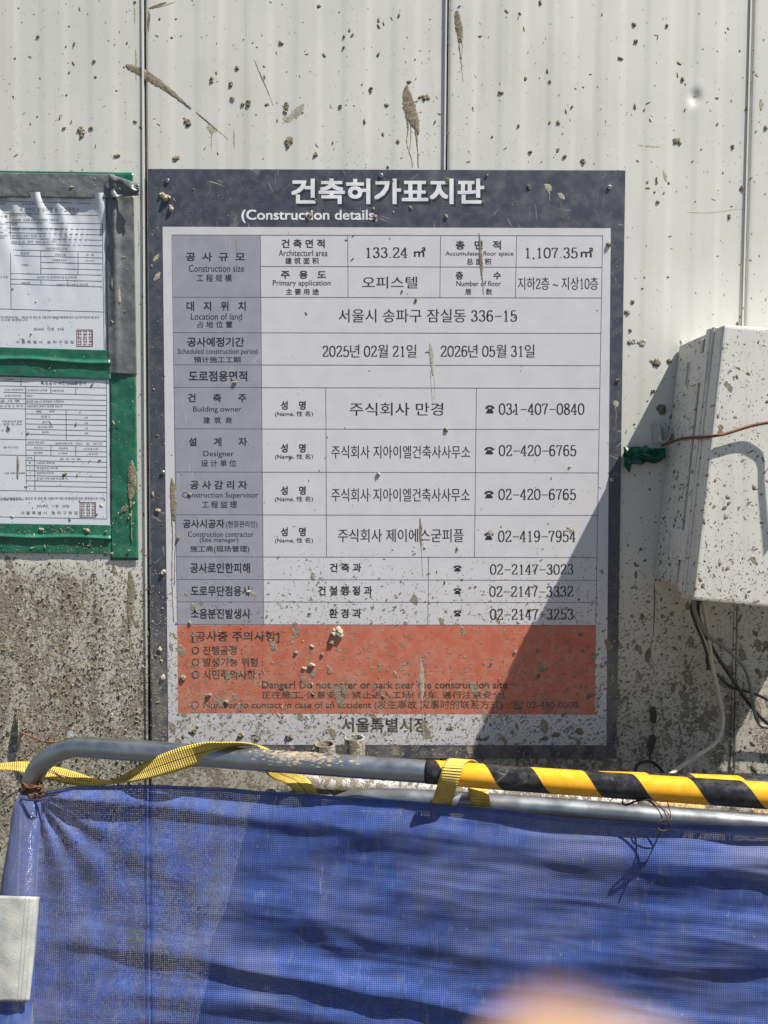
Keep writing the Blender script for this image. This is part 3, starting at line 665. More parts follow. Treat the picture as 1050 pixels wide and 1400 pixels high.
for (x, y, wx, wy, mm, h) in [(460, 866, 17, 15, 'mud_pale', .010), (453, 878, 7, 8, 'mud', .006), (228, 271, 11, 8, 'mud_pale', .009), (233, 285, 7, 7, 'mud_pale', .008), (221, 266, 6, 6, 'mud_pale', .005), (426, 909, 6, 6, 'mud_pale', .006), (416, 914, 6, 5, 'mud_pale', .004),
                              (251, 927, 9, 7, 'mud', .005), (285, 950, 7, 7, 'mud', .006), (224, 782, 7, 9, 'mud_pale', .007), (217, 698, 7, 6, 'mud_pale', .004), (219, 888, 8, 6, 'mud_pale', .006), (243, 735, 5, 5, 'mud_dark', .005),
                              (724, 256, 5, 7, 'mud_dark', .003), (832, 334, 7, 6, 'mud', .006), (513, 296, 7, 5, 'mud', .003), (422, 296, 8, 9, 'mud', .003), (404, 893, 5, 6, 'mud', .004), (440, 895, 5, 6, 'mud', .004), (844, 520, 4, 5, 'mud_dark', .004),
                              (671, 729, 9, 8, 'stain', .0006), (779, 725, 8, 10, 'stain', .0006), (609, 588, 9, 6, 'mud', .004), (321, 523, 5, 5, 'mud_pale', .005), (612, 246, 5, 5, 'mud', .003), (666, 240, 4, 6, 'mud', .003),
                              (792, 1000, 16, 9, 'mud_dark', .002), (760, 1005, 12, 7, 'mud_dark', .002), (746, 1010, 10, 6, 'mud_dark', .002), (735, 890, 6, 6, 'mud_dark', .002), (795, 868, 11, 6, 'mud_dark', .0015), (796, 890, 6, 5, 'mud_dark', .0015),
                              (735, 925, 6, 10, 'mud_dark', .0015), (806, 952, 9, 8, 'mud_dark', .0015), (615, 995, 10, 7, 'mud', .002), (658, 1010, 22, 7, 'mud_dark', .0015), (310, 960, 8, 7, 'mud', .004), (330, 1005, 10, 8, 'mud', .004), (265, 1000, 10, 9, 'mud', .003), (395, 1008, 9, 8, 'mud', .004)]:
    blob(x, y, wx, wy, bd if not (x < 226 or y < 310 or x > 832) else BD, board, mm, 10, h*.75)

# ------------------------------------------------------------------ permit sheets and tapes at the left
def form(px0, px1, py0, py1, title, lines, texts, label, wave, seal):
    sx = P(px0, py0).x
    def depth(a, b_): return .0016 + (wave(a, b_) if wave else 0)
    doc = empty('permit_sheet', P((px0+px1)/2, py1, .001), label, 'notice', 'permit sheets taped to the fence')
    mb = MB(); mb.grid(lambda a, b_: P(px0+(px1-px0)*a+b_*2, py0+(py1-py0)*b_+a*1.5, depth(a, b_)), 90, 60); mb.build('paper', M['paper'], doc, smooth=True)
    def pt(x, y, e=.00012):
        a = (x-px0)/(px1-px0); b_ = (y-py0)/(py1-py0); return P(x, y, depth(min(1, max(0, a)), min(1, max(0, b_)))+e)
    mb = MB()
    for (x0, y0, x1, y1) in lines:
        n = max(1, int(max(abs(x1-x0), abs(y1-y0))/2.5)); w2 = .42
        for i in range(n):
            a, c = i/n, (i+1)/n; ax, ay, cx, cy = x0+(x1-x0)*a, y0+(y1-y0)*a, x0+(x1-x0)*c, y0+(y1-y0)*c
            if abs(x1-x0) > abs(y1-y0): q = [pt(ax, ay-w2), pt(cx, cy-w2), pt(cx, cy+w2), pt(ax, ay+w2)]
            else: q = [pt(ax-w2, ay), pt(ax+w2, ay), pt(cx+w2, cy), pt(cx-w2, cy)]
            mb.add(q, [(0, 1, 2, 3)])
    mb.build('form_rules', M['form_ink'], doc)
    for (s, x0, x1, y0, y1, st) in texts:
        mb = MB()
        for (v, f, k) in layout(s, st):
            ax, bx = min(q[0] for q in v), max(q[0] for q in v); ay, by = min(q[1] for q in v), max(q[1] for q in v)
            mb.add([pt(x0+(x1-x0)*(q[0]-ax)/(bx-ax), y1-(y1-y0)*(q[1]-ay)/(by-ay), .00018) for q in v], f)
        mb.build('form_lettering', M['form_ink'], doc)
    x0, y0, x1, y1 = seal; mb = MB(); w2 = .5
    def bar(a, b_, c, d): mb.add([pt(a, b_, .0002), pt(c, b_, .0002), pt(c, d, .0002), pt(a, d, .0002)], [(0, 1, 2, 3)])
    bar(x0, y0, x1, y0+1); bar(x0, y1-1, x1, y1); bar(x0, y0+1, x0+1, y1-1); bar(x1-1, y0+1, x1, y1-1)
    s_ = (x1-x0)/3
    for i in range(3):
        for j in range(2):
            ox, oy = x0+1.5+i*s_, y0+2+j*(y1-y0-3)/2; hh = (y1-y0-5)/2; ww = s_-2
            for k in range(3): bar(ox, oy+k*hh/2.3, ox+ww, oy+k*hh/2.3+.7)
            bar(ox+ww*random.uniform(.1, .3), oy, ox+ww*.35, oy+hh); bar(ox+ww*.75, oy, ox+ww*.9, oy+hh*random.uniform(.6, 1))
    mb.build('seal_stamp', M['seal_ink'], doc)
    return doc
def z1(x, y): return (x/6.5625, 265+y/6.5625)
def z3(x, y): return (x/6.5625, 510+y/6.5625)
def L1(f, *a): p = f(a[0], a[1]); q = f(a[2], a[3]); return (*p, *q)
wav = lambda a, b_: (.014*math.exp(-b_*3.0)*max(0, .35+mnoise.noise(Vector((a*7-b_*2.6, b_*1.1, 7))))*(1-b_) + .0016*math.exp(-((a-.68)/.13)**2-((b_-.26-.1*(a-.6))/.05)**2)*(.5+.5*math.sin(a*130+b_*40)) )
ln = [L1(z1, *q) for q in ((-60,62,915,90),(-60,170,915,195),(-60,255,915,268),(-60,303,915,322),(-60,345,915,368),(-60,395,915,416),(92,448,915,466),(92,503,915,522),(92,553,915,575),(366,615,915,628),(366,668,915,682),(92,715,915,730),(92,765,915,785),(92,808,915,835),(-60,1030,930,1060),
                            (90,180,100,1034),(366,508,366,725),(366,775,372,820),(700,522,700,730),(915,80,935,1400))]
tx = [('비산먼지 발생사업 등 신고증명서', *z1(180,0)[:1], z1(710,0)[0], z1(0,122)[1], z1(0,166)[1], 'bold')]
def T1(s, x0, x1, y0, y1, f, st='bold'): return (s, f(x0, 0)[0], f(x1, 0)[0], f(0, y0)[1], f(0, y1)[1], st)
tx += [T1('(주)제이에스굳피플', 100, 278, 180, 206, z1), T1('(공사장명 : 잠실동 336-15 만경빌딩 신축공사)', 100, 525, 222, 250, z1), T1('대표자', 98, 150, 262, 284, z1), T1('서울특별시 송파구 오금로11길 55-11, 제이에스빌딩(방이동)', 100, 590, 305, 330, z1), T1('서울특별시 송파구 잠실동 336-15', 100, 405, 366, 388, z1),
       T1('2025-01-01  부터   2026-05-31 까지', 100, 505, 418, 442, z1), T1('비산먼지 발생사업 등 신고내용', 410, 605, 480, 502, z1), T1('발생사업', 185, 262, 522, 544, z1), T1('건설업', 195, 253, 626, 646, z1), T1('대상사업', 495, 592, 534, 556, z1), T1('규  모', 770, 845, 538, 558, z1),
       T1('건축물축조공사', 465, 600, 586, 606, z1), T1('1,107.35㎡', 758, 850, 590, 610, z1), T1('비산먼지 등 발생억제시설 및 조치사항', 335, 690, 738, 760, z1), T1('배출공정', 190, 266, 790, 812, z1), T1('비산먼지 발생 억제 및 조치사항', 510, 790, 805, 828, z1),
       T1('「대기환경보전법」 제43조 및 같은 법 시행규칙 제58조제3항에 따라 비산먼지발생사업 등의', 0, 890, 1096, 1120, z1), T1('신고를 증명합니다.', 8, 255, 1122, 1142, z1), T1('2024년   12월   23일', 300, 575, 1200, 1226, z1), T1('서 울 특 별 시   송 파 구 청 장', 140, 665, 1315, 1345, z1),
       T1('신고번호', -60, 48, 75, 98, z1), T1('호  2024-', 105, 330, 80, 100, z1), T1('상호', 0, 70, 190, 212, z1), T1('성명(대표자)', -60, 72, 262, 284, z1), T1('주소', 40, 68, 316, 336, z1), T1('사업장소재지', -60, 72, 366, 388, z1), T1('신 고 내 용', -30, 70, 735, 758, z1)]
form(-8, 144, 262, 478, '', ln, tx, 'upper white permit sheet under wrinkled film, torn and shaded by grey tape', wav, (104.5, 450.5, 127, 474))
ln = [L1(z3, *q) for q in ((-30,28,955,60),(0,74,188,78),(0,115,955,134),(30,172,955,200),(-30,228,955,245),(-30,270,955,292),(-30,316,955,338),(232,366,955,380),(232,410,955,427),(232,456,955,470),(232,502,955,522),(232,548,955,568),(-30,592,955,612),(232,644,955,658),(232,690,955,708),(-30,734,955,752),
                            (232,785,955,800),(232,830,955,845),(232,875,955,892),(232,920,955,935),(232,966,955,980),(232,1012,955,1026),(-30,1052,955,1072),(-30,1290,960,1310),(188,50,188,115),(228,115,236,1058),(455,125,457,185),(680,130,680,190),(593,330,595,602),(457,655,457,742),(680,655,680,745),(310,745,314,1058),(955,55,960,1310))]
tx = [T1(*q, z3) for q in (('특정공사 사전신고증명서', 365, 770, 72, 108), ('신고번호', 38, 122, 50, 68), ('(주)제이에스굳피플', 236, 425, 145, 166), ('사업자번호', 460, 575, 148, 168), ('대표자', 236, 292, 196, 214), ('잠실동 336-15 만경빌딩 신축공사', 236, 565, 244, 266), ('서울특별시 송파구 잠실동 336-15', 236, 560, 288, 308),
    ('상호(사업장명칭)', 40, 212, 140, 160), ('성명(대표자)', 40, 190, 196, 214), ('공 사 명', 0, 172, 238, 262), ('공 사 장 소 재 지', 0, 205, 286, 306), ('종   류', 320, 495, 336, 354), ('대수', 708, 728, 346, 364), ('천공기', 368, 450, 380, 400), ('굴삭기', 378, 440, 430, 450), ('콘크리트 펌프', 340, 478, 474, 494), ('덤프', 378, 440, 520, 540), ('1대', 757, 787, 390, 410), ('1대', 757, 787, 440, 460), ('1대', 760, 787, 486, 506), ('2대', 760, 787, 532, 552),
    ('특정공사의 종류', 20, 200, 424, 444), ('명칭 및 대수', 30, 200, 450, 470), ('공사기간', 30, 165, 655, 676), ('2025년 01월 03일', 246, 395, 612, 632), ('2026년 02월 31일', 497, 648, 620, 640), ('까지    일   10시간', 680, 920, 624, 644), ('작업개시', 302, 386, 662, 680), ('작업종료', 525, 610, 666, 684), ('실작업시간', 755, 880, 672, 692), ('08시00분', 302, 384, 706, 724), ('17시00분', 525, 606, 710, 728), ('1일 8시간', 790, 880, 716, 736),
    ('번호', 246, 292, 752, 770), ('방 지 시 설', 540, 720, 762, 780), ('1', 264, 274, 796, 814), ('소음저감 대책수립', 330, 490, 796, 816), ('2', 264, 274, 842, 860), ('저소음건설기계사용', 330, 520, 842, 862), ('3', 264, 274, 888, 906), ('방음벽설치운영', 330, 480, 888, 906), ('4', 264, 274, 932, 950), ('건설기계사용시간엄수', 330, 605, 936, 956), ('소음·진동저감대책', 40, 222, 888, 908),
    ('「소음·진동관리법」 제22조 및 같은 법 시행규칙 제21조제3항에 따라 특정공사의 사전', 0, 935, 1112, 1138), ('신고를 증명합니다.', 0, 225, 1126, 1144), ('2024년   11월   25일', 330, 620, 1180, 1206), ('서 울 특 별 시   송 파 구 청 장', 185, 700, 1240, 1270))]
form(-5, 149, 515, 722, '', ln, tx, 'lower white permit sheet with a full table, framed by green tape', None, (109, 686.5, 131, 707.5))

def tape(c, depth, m, label, cat='tape', amp=.0008, nu=60, nv=20, fn=None, group=None, name=None):
    """c = TL, TR, BR, BL in photo pixels"""
    def f(a, b_):
        x = (c[0][0]*(1-a)+c[1][0]*a)*(1-b_)+(c[3][0]*(1-a)+c[2][0]*a)*b_; y = (c[0][1]*(1-a)+c[1][1]*a)*(1-b_)+(c[3][1]*(1-a)+c[2][1]*a)*b_
        h = amp*(1.1*mnoise.fractal(Vector((x*.028, y*.028, depth*900)), .8, 2.0, 4)+.45)
        if fn: h += fn(a, b_)
        return P(x, y, depth+max(0, h))
    mb = MB(); mb.grid(f, nu, nv); o = mb.build(name or 'tape_strip', M[m], None, smooth=True)
    # give it thickness towards the fence
    md = o.modifiers.new('thick', 'SOLIDIFY'); md.thickness = .0004; md.offset = -1
    c0 = P((c[0][0]+c[2][0])/2, (c[0][1]+c[2][1])/2, depth)
    for v in o.data.vertices: v.co -= c0
    o.location = c0
    return tag(o, label, cat, group)
GT = 'tape strips framing the permit sheets'
tape([(-90, 232), (181, 236), (181, 262), (-90, 262)], .0006, 'green', 'green tape strip along the top, almost hidden under grey tape', group=GT)
tape([(150, 236), (182, 236), (189.5, 766), (151, 766)], .0012, 'green', 'vertical green tape strip right of both permit sheets', nu=12, nv=120, amp=.0012, group=GT)
tape([(-90, 472), (150, 479), (152, 518), (-90, 511)], .0034, 'green', 'green tape strip between the two permit sheets', amp=.0008, fn=lambda a, b_: .0035*math.exp(-((b_-.42-.04*math.sin(a*9))/.07)**2), nv=60, group=GT)
tape([(-90, 714), (152, 718), (151, 757), (-90, 755)], .0024, 'green', 'bottom green tape strip below the lower permit sheet', fn=lambda a, b_: .004*math.exp(-((b_-.45-.02*math.sin(a*14))/.06)**2), nv=60, group=GT)
tape([(144, 266), (183, 268), (187, 513), (148, 511)], .0034, 'duct', 'vertical grey duct tape strip right of the upper permit sheet', nu=24, nv=90, amp=.0012,
     fn=lambda a, b_: .0065*math.exp(-((a-.28-.1*b_)/.16)**2)*math.exp(-(b_/.55)**2)+.002*math.exp(-((a-.3)/.12)**2), group=GT)
tape([(-90, 235), (152, 238), (152, 271), (-90, 268)], .0065, 'duct', 'horizontal grey duct tape strip along the top of the upper permit sheet', nu=100, nv=24, amp=.0014,
     fn=lambda a, b_: .0035*max(0, mnoise.noise(Vector((a*14, b_*1.2, 3))))*(b_**2)+.001*b_, group=GT)
def flapf(a, b_): return .005+.011*sm(.1, 1, a)*(1-abs(b_-.35))+.006*abs(mnoise.noise(Vector((a*3.5, b_*2.5, 8))))*2
tape([(148, 237), (191, 252), (190, 267), (150, 271)], .0066, 'duct', 'curled loose end of grey duct tape at the top right corner of the permit sheets', nu=18, nv=18, amp=.0006, fn=flapf, group=GT)
def tdens(px, py): return .3+1.2*sm(500, 760, py)
tapes = [o for o in COL.objects if o.name.startswith('tape_strip')]
scatter(500, 152, 187, 270, 762, .0048, 'mud_spatter', fence, ('mud_pale', 'mud'), .8, dfun=tdens)
scatter(420, -80, 150, 716, 756, .0040, 'mud_spatter', fence, ('mud_pale', 'mud'), .9, dfun=tdens)
scatter(90, -80, 150, 478, 512, .0045, 'mud_spatter', fence, ('mud_pale', 'mud'), .7, dfun=tdens)
scatter(420, -5, 147, 520, 720, .0016, 'mud_spatter', fence, ('mud', 'stain', 'mud_dark'), .95, dfun=tdens)
scatter(240, -5, 142, 300, 475, .0018, 'mud_spatter', fence, ('mud', 'stain', 'mud_pale'), .7, dfun=lambda a, b_: 1)
scatter(90, -80, 186, 238, 268, .009, 'mud_spatter', fence, ('mud_pale',), .7, dfun=lambda a, b_: 1)
splash([(180, 629, .8), (180, 640, 4.5), (181, 660, 6), (179, 675, 4.5), (178, 684, 1.5)], .0035, fence, 'mud', .0012, [[(177, 680, 1.8), (179, 700, 1.2), (180, 742, .8)]])
splash([(175, 692, 1), (170, 696, 4), (165, 700, 1)], .0035, fence, 'mud', .0008)
splash([(155, 376, 1), (157, 388, 5), (161, 402, 3.5), (164, 414, 1.2)], .0075, fence, 'stain', .0006)
splash([(24, 622, .5), (24.5, 635, 1.6), (24, 655, .8)], .0022, fence, 'mud', .0006)

# ------------------------------------------------------------------ electrical box
bl = P(893, 790); tl = P(928, 472)
ax_z = (tl-bl); BH = ax_z.length; ax_z.normalize(); ax_x = Vector((ax_z.z, 0, -ax_z.x)); BW = .305; BDp = .2
ebox = empty('electrical_box', bl, 'off-white plastic electrical box hung askew on the fence, mud spattered, cropped by the right edge', 'electrical box')
def B(x, d, z): return bl + ax_x*x + ax_z*z + Vector((0, -d, 0))
def bbox_(mb, x0, x1, d0, d1, z0, z1, bev=.004):
    bm = bmesh.new(); bmesh.ops.create_cube(bm, size=1)
    for v in bm.verts: v.co = Vector((x0+(v.co.x+.5)*(x1-x0), d0+(v.co.y+.5)*(d1-d0), z0+(v.co.z+.5)*(z1-z0)))
    if bev: bmesh.ops.bevel(bm, geom=list(bm.edges), offset=bev, segments=3, profile=.6, affect='EDGES')
    bm.verts.index_update()
    mb.add([B(*v.co) for v in bm.verts], [[v.index for v in f.verts][::-1] for f in bm.faces]); bm.free()
mb = MB(); bbox_(mb, 0, BW, .001, .150, 0, BH, .005); bbox_(mb, .004, BW-.004, .148, .162, .004, BH-.004, .001); mb.build('body', M['box'], ebox)
mb = MB(); bbox_(mb, -.003, BW+.003, .155, .166, -.014, BH+.004, .002); bbox_(mb, -.001, BW+.001, .164, .200, -.012, BH+.002, .006); door = mb.build('door', M['box'], ebox)
mb = MB(); bbox_(mb, -.0045, -.0005, .120, .126, .01, BH-.01, .001); bbox_(mb, -.0035, .0, .136, .141, .06, BH-.12, .001); bbox_(mb, -.005, .001, .140, .158, -.006, BH+.003, .002); mb.build('side_rib', M['box'], ebox)
for zc in (BH-.062, .073):
    mb = MB(); bbox_(mb, -.006, .002, .088, .160, zc-.025, zc+.027, .0022); la = mb.build('latch', M['box'], ebox)
    mb = MB(); bbox_(mb, -.004, .001, .058, .064, zc-.02, zc+.022, .0015); bbox_(mb, -.004, .001, .076, .080, zc-.02, zc+.022, .0012); mb.build('hinge_pin', M['box'], la)
# mud on the box
mbs = {k: [] for k in ('mud', 'mud_dark')}
for _ in range(2000):
    z = random.uniform(.0, BH)
    if random.random() > .07+.93*(1-z/BH)**1.9: continue
    x = random.uniform(0, BW); p = B(x, .2, z); l = min(.0018*random.paretovariate(1.7), .012)
    mbs[random.choice(('mud', 'mud_dark'))].append((p.x, p.y+.0003, p.z, l, l*random.uniform(.3, .7), min(.0007, l*.2), random.uniform(-1.2, 1.2)))
for k, v in mbs.items():
    mb = MB(); lump_mesh(v, mb); mb.build('mud_spatter', M[k], ebox, smooth=True, kind='stuff')
mb = MB(); pts = []
for _ in range(800):
    z = random.uniform(0, BH)
    if random.random() > .15+.85*(1-z/BH): continue
    d = random.uniform(.01, .145); p = B(0, d, z); l = min(.0013*random.paretovariate(1.6), .008)
    t0 = Vector((0, 1, 0)); hh = l*.25; a = random.uniform(-1, 1); n = 6; vs = []
    for rr, h in ((1, -.1), (.7, .8)):
        for k in range(n):
            t = 6.283*k/n; u = math.cos(t)*l/2*rr*random.uniform(.7, 1.3); v = math.sin(t)*l/4*rr
            vs.append(p + ax_z*(u*math.cos(a)+v*math.sin(a)) + t0*(u*math.sin(a)-v*math.cos(a)) - ax_x*hh*h)
    vs.append(p-ax_x*hh); mb.add(vs, [(k, (k+1) % n, n+(k+1) % n, n+k) for k in range(n)] + [(n+k, n+(k+1) % n, 2*n) for k in range(n)])
mb.build('mud_spatter', M['mud_dark'], ebox, smooth=True, kind='stuff')

# cables and wires
def cable(nm, pts, r, m, label, cat='cable', seg=10, n=8, group=None, smooth=True):
    w_ = pxpath(pts, n); mb = MB(); c0 = w_[0].copy(); mb.tube(w_, r, seg); o = mb.build(nm, M[m], None, smooth=smooth)
    for v in o.data.vertices: v.co -= c0
    o.location = c0
    return tag(o, label, cat, group)
GC = 'cables hanging below the electrical box'
cable('conduit', [(956, 800, .10), (960, 815, .095), (968, 863, .07), (973, 905, .055), (983, 951, .045), (988, 987, .05), (978, 1015, .07), (945, 1038, .1), (919, 1057, .12), (895, 1080, .13), (880, 1130, .10)], .0040, 'conduit', 'thick ivory conduit curving down from the box to the striped rail', group=GC)
cable('cable', [(957, 795, .11), (954, 812, .108), (945, 830, .10), (951, 853, .09), (960, 874, .085), (967, 897, .08), (968, 915, .06)], .0027, 'black_cable', 'short black cable looping left of the ivory conduit', group=GC)
cable('cable', [(958, 795, .10), (957, 812, .095), (955, 843, .08), (973, 884, .06), (999, 925, .045), (1027, 966, .035), (1052, 991, .03), (1090, 1015, .02)], .0034, 'black_cable', 'thick black cable running diagonally down right across the fence joint', group=GC)
cable('cable', [(966, 898, .05), (968, 908, .05), (983, 925, .035), (1001, 940, .03), (1027, 947, .03), (1052, 958, .03), (1100, 985, .02)], .0026, 'black_cable', 'thin black cable crossing behind the grey cable towards the right edge', group=GC)
cable('cable', [(953, 798, .12), (950, 815, .115), (950, 835, .11), (965, 866, .08), (993, 887, .05), (1017, 912, .045), (1027, 943, .045), (1032, 975, .045), (1041, 992, .05), (1062, 995, .06)], .0034, 'grey_cable', 'grey cable arching right of the conduit', group=GC)
cable('cable', [(866, 1075, .06), (868, 1056, .05), (873, 1045, .045), (888, 1041.5, .04), (899, 1047, .045), (908, 1060, .06), (912, 1080, .08)], .003, 'black_cable', 'black cable loop rising just above the striped rail')
cable('wire', [(905, 609, .02), (911, 607, .04), (934, 599.5, .09), (962, 597.5, .185), (978, 595.5, .2078), (992, 593, .2082), (1028, 582, .2090), (1055, 577, .2125), (1078, 573, .218), (1110, 568, .232), (1180, 556, .26)], .0026, 'rust', 'brown wire stretched across the electrical box', 'wire')
cable('wire', [(914, 588, .02), (917, 580, .035), (916, 596, .05), (908, 605, .04), (903, 602, .03), (900, 596, .02)], .0009, 'steel', 'thin bright wire curl beside the metal tab', 'wire')
cable('wire', [(27, 1001, .01), (45, 1008, .02), (62, 1014, .022), (80, 1014, .02), (98, 1013, .008)], .0017, 'rust', 'rusty wire twisted from the torn slit to the nail', 'wire')
cable('wire', [(76, 987, .008), (70, 1003, .02), (60, 1015, .024), (45, 1028, .022), (28, 1042, .02), (15, 1060, .02)], .0008, 'rust', 'thin rusty wire slanting down across the twisted wire', 'wire', 6)
# nail with washer
nl = empty('nail', P(97, 1007), 'bent nail head sticking out of the muddy fence', 'nail')
mb = MB(); c = P(97, 1003); mb.tube([c, c+Vector((.004, -.016, .004))], .0025, 8); mb.build('shank', M['steel'], nl)
mb = MB(); e = c+Vector((.004, -.016, .004)); mb.tube([e, e+Vector((.002, -.0018, .001))], .0075, 12); mb.build('nail_head', M['steel'], nl)
# metal tab by the box, and green tape loop
mb = MB(); mb.add([P(891, 580, .004), P(903, 580, .014), P(906, 603, .014), P(894, 606, .004), P(907, 586, .022), P(909, 600, .022)], [(0, 1, 2, 3), (1, 4, 5, 2)])
tb = mb.build('metal_tab', M['galv'], None); c0 = P(898, 593, .01)
for v in tb.data.vertices: v.co -= c0
tb.location = c0; md = tb.modifiers.new('t', 'SOLIDIFY'); md.thickness = .0012
tag(tb, 'small bent metal tab left of the electrical box', 'bracket')
mb = MB()
def loopf(a, b_):
    cx = [(910, 612, 626), (880, 611.5, 634), (860, 611, 640), (852.5, 613, 637), (858, 618, 634), (885, 617, 630), (910, 616, 624)]
    q = catmull([(x, t, bt, d) for (x, t, bt), d in zip(cx, (.012, .016, .017, .013, .009, .007, .005))], 8)
    s_ = q[min(len(q)-1, int(a*(len(q)-1)+.5))]; e_ = mnoise.noise(Vector((a*13, b_*2, 5))); return P(s_[0]+3*e_, s_[1]*(1-b_)+s_[2]*b_+(3.5*e_+2.5*math.sin(a*23))*(.3+b_), max(.003, s_[3]+.002*math.sin(b_*11+a*19)+.008*mnoise.noise(Vector((a*12, b_*4, 2)))))
mb.grid(loopf, 96, 16); lp = mb.build('tape_loop', M['green'], None, smooth=True); c0 = P(880, 625, .02)
for v in lp.data.vertices: v.co -= c0
lp.location = c0; tag(lp, 'loop of green tape sticking out left of the electrical box', 'tape')
# ------------------------------------------------------------------ barriers
def dA(px): return .163+.269*(px/1000)
def rail(th, pts, r, m='galv', split=None, m2='stripe', name='top_rail'):
    w_ = [P(a, b_, d) for a, b_, d in catmull(pts, 10)]
    if split is None:
        mb = MB(); mb.tube(w_, r, 28); return mb.build(name, M[m], th, smooth=True)
    i = min(range(len(w_)), key=lambda k: (w_[k]-split).length)
    mb = MB(); mb.tube(w_, r, 28); o = mb.build(name, M[m], th, smooth=True)
    mb = MB(); start = split; rest = [start]+[q for q in w_ if q.x > split.x+.004]
    mb.tube(rest, r+.0007, 36); mb.build('striped_tape_sleeve', M[m2], o, smooth=True); return o
def legs(th, x0, d0, x1, d1, zt, r, m, lean):
    for (x, d) in ((x0, d0), (x1, d1)):
        mb = MB(); mb.tube([(x, -d, zt), (x, -d-lean*zt, .02)], r, 20); mb.build('leg', M[m], th, smooth=True)
    for z in (.35, .15):
        mb = MB(); k = lean*(zt-z); mb.tube([(x0+.01, -d0-k, z), (x1-.01, -d1-k, z)], r*.7, 16); mb.build('lower_rail', M[m], th, smooth=True)
GB = 'steel tube barriers nested in front of the fence'
XR = 1500; LEAN = .12
def barrier(label, pts, r, m, split=None, m2='stripe', lean=LEAN):
    p0 = P(*pts[0]); p1 = P(*pts[-1])
    lean = lean if m == 'galv' and pts[0][0] < 100 else .02
    th = empty('barrier', (p0.x, p0.y-lean*p0.z, 0), label, 'barrier', GB)
    rail(th, pts, r, m, split, m2)
    legs(th, p0.x, -p0.y, p1.x, -p1.y, p0.z+.002, r*.98, 'galv_mud', lean)
    return th
RT = .017
ptsA = [(43, 1080), (46, 1062), (56, 1045), (74, 1031), (94, 1023.5), (114, 1021.5), (197, 1027), (340, 1038), (582, 1055), (690, 1063.5), (870, 1076), (1050, 1088), (1250, 1102)]
ptsA = [(a, b_, dA(a)) for a, b_ in ptsA]+[(1330, 1112, dA(1330)), (1362, 1130, dA(1362)), (1372, 1165, dA(1372))]
A_ = barrier('front steel barrier with a bare bent left corner and black and yellow striped rail', ptsA, RT, 'galv', P(583, 1055, dA(583)))
ptsD = [(448, 1125, .255), (455, 1108, .255), (475, 1097, .256), (505, 1092.5, .26), (560, 1093.5, .27), (690, 1101, .30), (870, 1115, .345), (1050, 1129, .39), (1250, 1147, .44), (1330, 1158, .46), (1350, 1190, .465)]
barrier('pale galvanised barrier just under the striped rail, its bend near the middle strap', ptsD, .0165, 'galv')
ptsC = [(360, 1130, .19), (364, 1104, .19), (378, 1083, .19), (400, 1074, .195), (430, 1071, .20), (520, 1077, .215), (690, 1087, .25), (820, 1097, .275), (950, 1107, .30), (1050, 1114, .32), (1250, 1130, .36), (1330, 1142, .375), (1350, 1180, .38)]
barrier('mud-coated barrier with its bend between the two left strap turns', ptsC, .0165, 'galv_mud', P(870, 1101, .285), 'stripe_mud')
ptsB = [(560, 1120, .14), (570, 1085, .15), (600, 1069, .155), (700, 1066, .18), (900, 1071, .225), (1050, 1077, .26), (1250, 1088, .30), (1330, 1100, .32), (1350, 1140, .325)]
barrier('rearmost striped barrier peeking above the front rail at the right edge', ptsB, .016, 'galv_mud', P(690, 1066.3, .178), 'stripe')
# pipe stubs
for (px, py, d, lab) in ((444.5, 1017, .10, 'left shorter muddy pipe end standing behind the rail'), (485, 1008, .11, 'right taller muddy pipe end standing behind the rail')):
    p = P(px, py, d); th = empty('steel_pipe', (p.x, p.y, 0), lab, 'pipe', 'muddy pipe ends behind the rail')
    mb = MB(); r = .0185; seg = 24
    for (ra, za, rb, zb) in ((r, 0, r, p.z), (r, p.z, r*.82, p.z), (r*.82, p.z, r*.82, p.z-.12)):
        vs = [(p.x+rr*math.cos(6.2832*k/seg), p.y+rr*math.sin(6.2832*k/seg), zz+(.0006*math.sin(k*5.3) if zz > .1 else 0)) for rr, zz in ((ra, za), (rb, zb)) for k in range(seg)]
        mb.add(vs, [(k, (k+1) % seg, seg+(k+1) % seg, seg+k) for k in range(seg)])
    mb.build('pipe_tube', M['galv_mud'], th)

# rust-brown mud patch on the galvanised rail
mb = MB()
for _ in range(260):
    px = random.gauss(415, 26); t = random.gauss(0, .28)
    py = 1038+(px-340)*.0702; c = P(px, py, dA(px)); ang = math.pi*.5*(.62+t)
    nrm = Vector((0, -math.cos(ang), math.sin(ang))); c = c+nrm*RT; l = random.uniform(.002, .007)
    u = Vector((1, 0, 0)); v = nrm.cross(u); n = 6
    vs = [c+u*math.cos(6.28*k/n)*l*random.uniform(.8, 1.6)+v*math.sin(6.28*k/n)*l*.4-nrm*.0008 for k in range(n)]+[c+nrm*.0008]
    mb.add(vs, [(k, (k+1) % n, n) for k in range(n)])
mb.build('mud_patch', mat('brown_mud', (.26, .21, .15), .95, vary=.3, vscale=120, bump=(400, .001)), A_, smooth=True, kind='stuff')

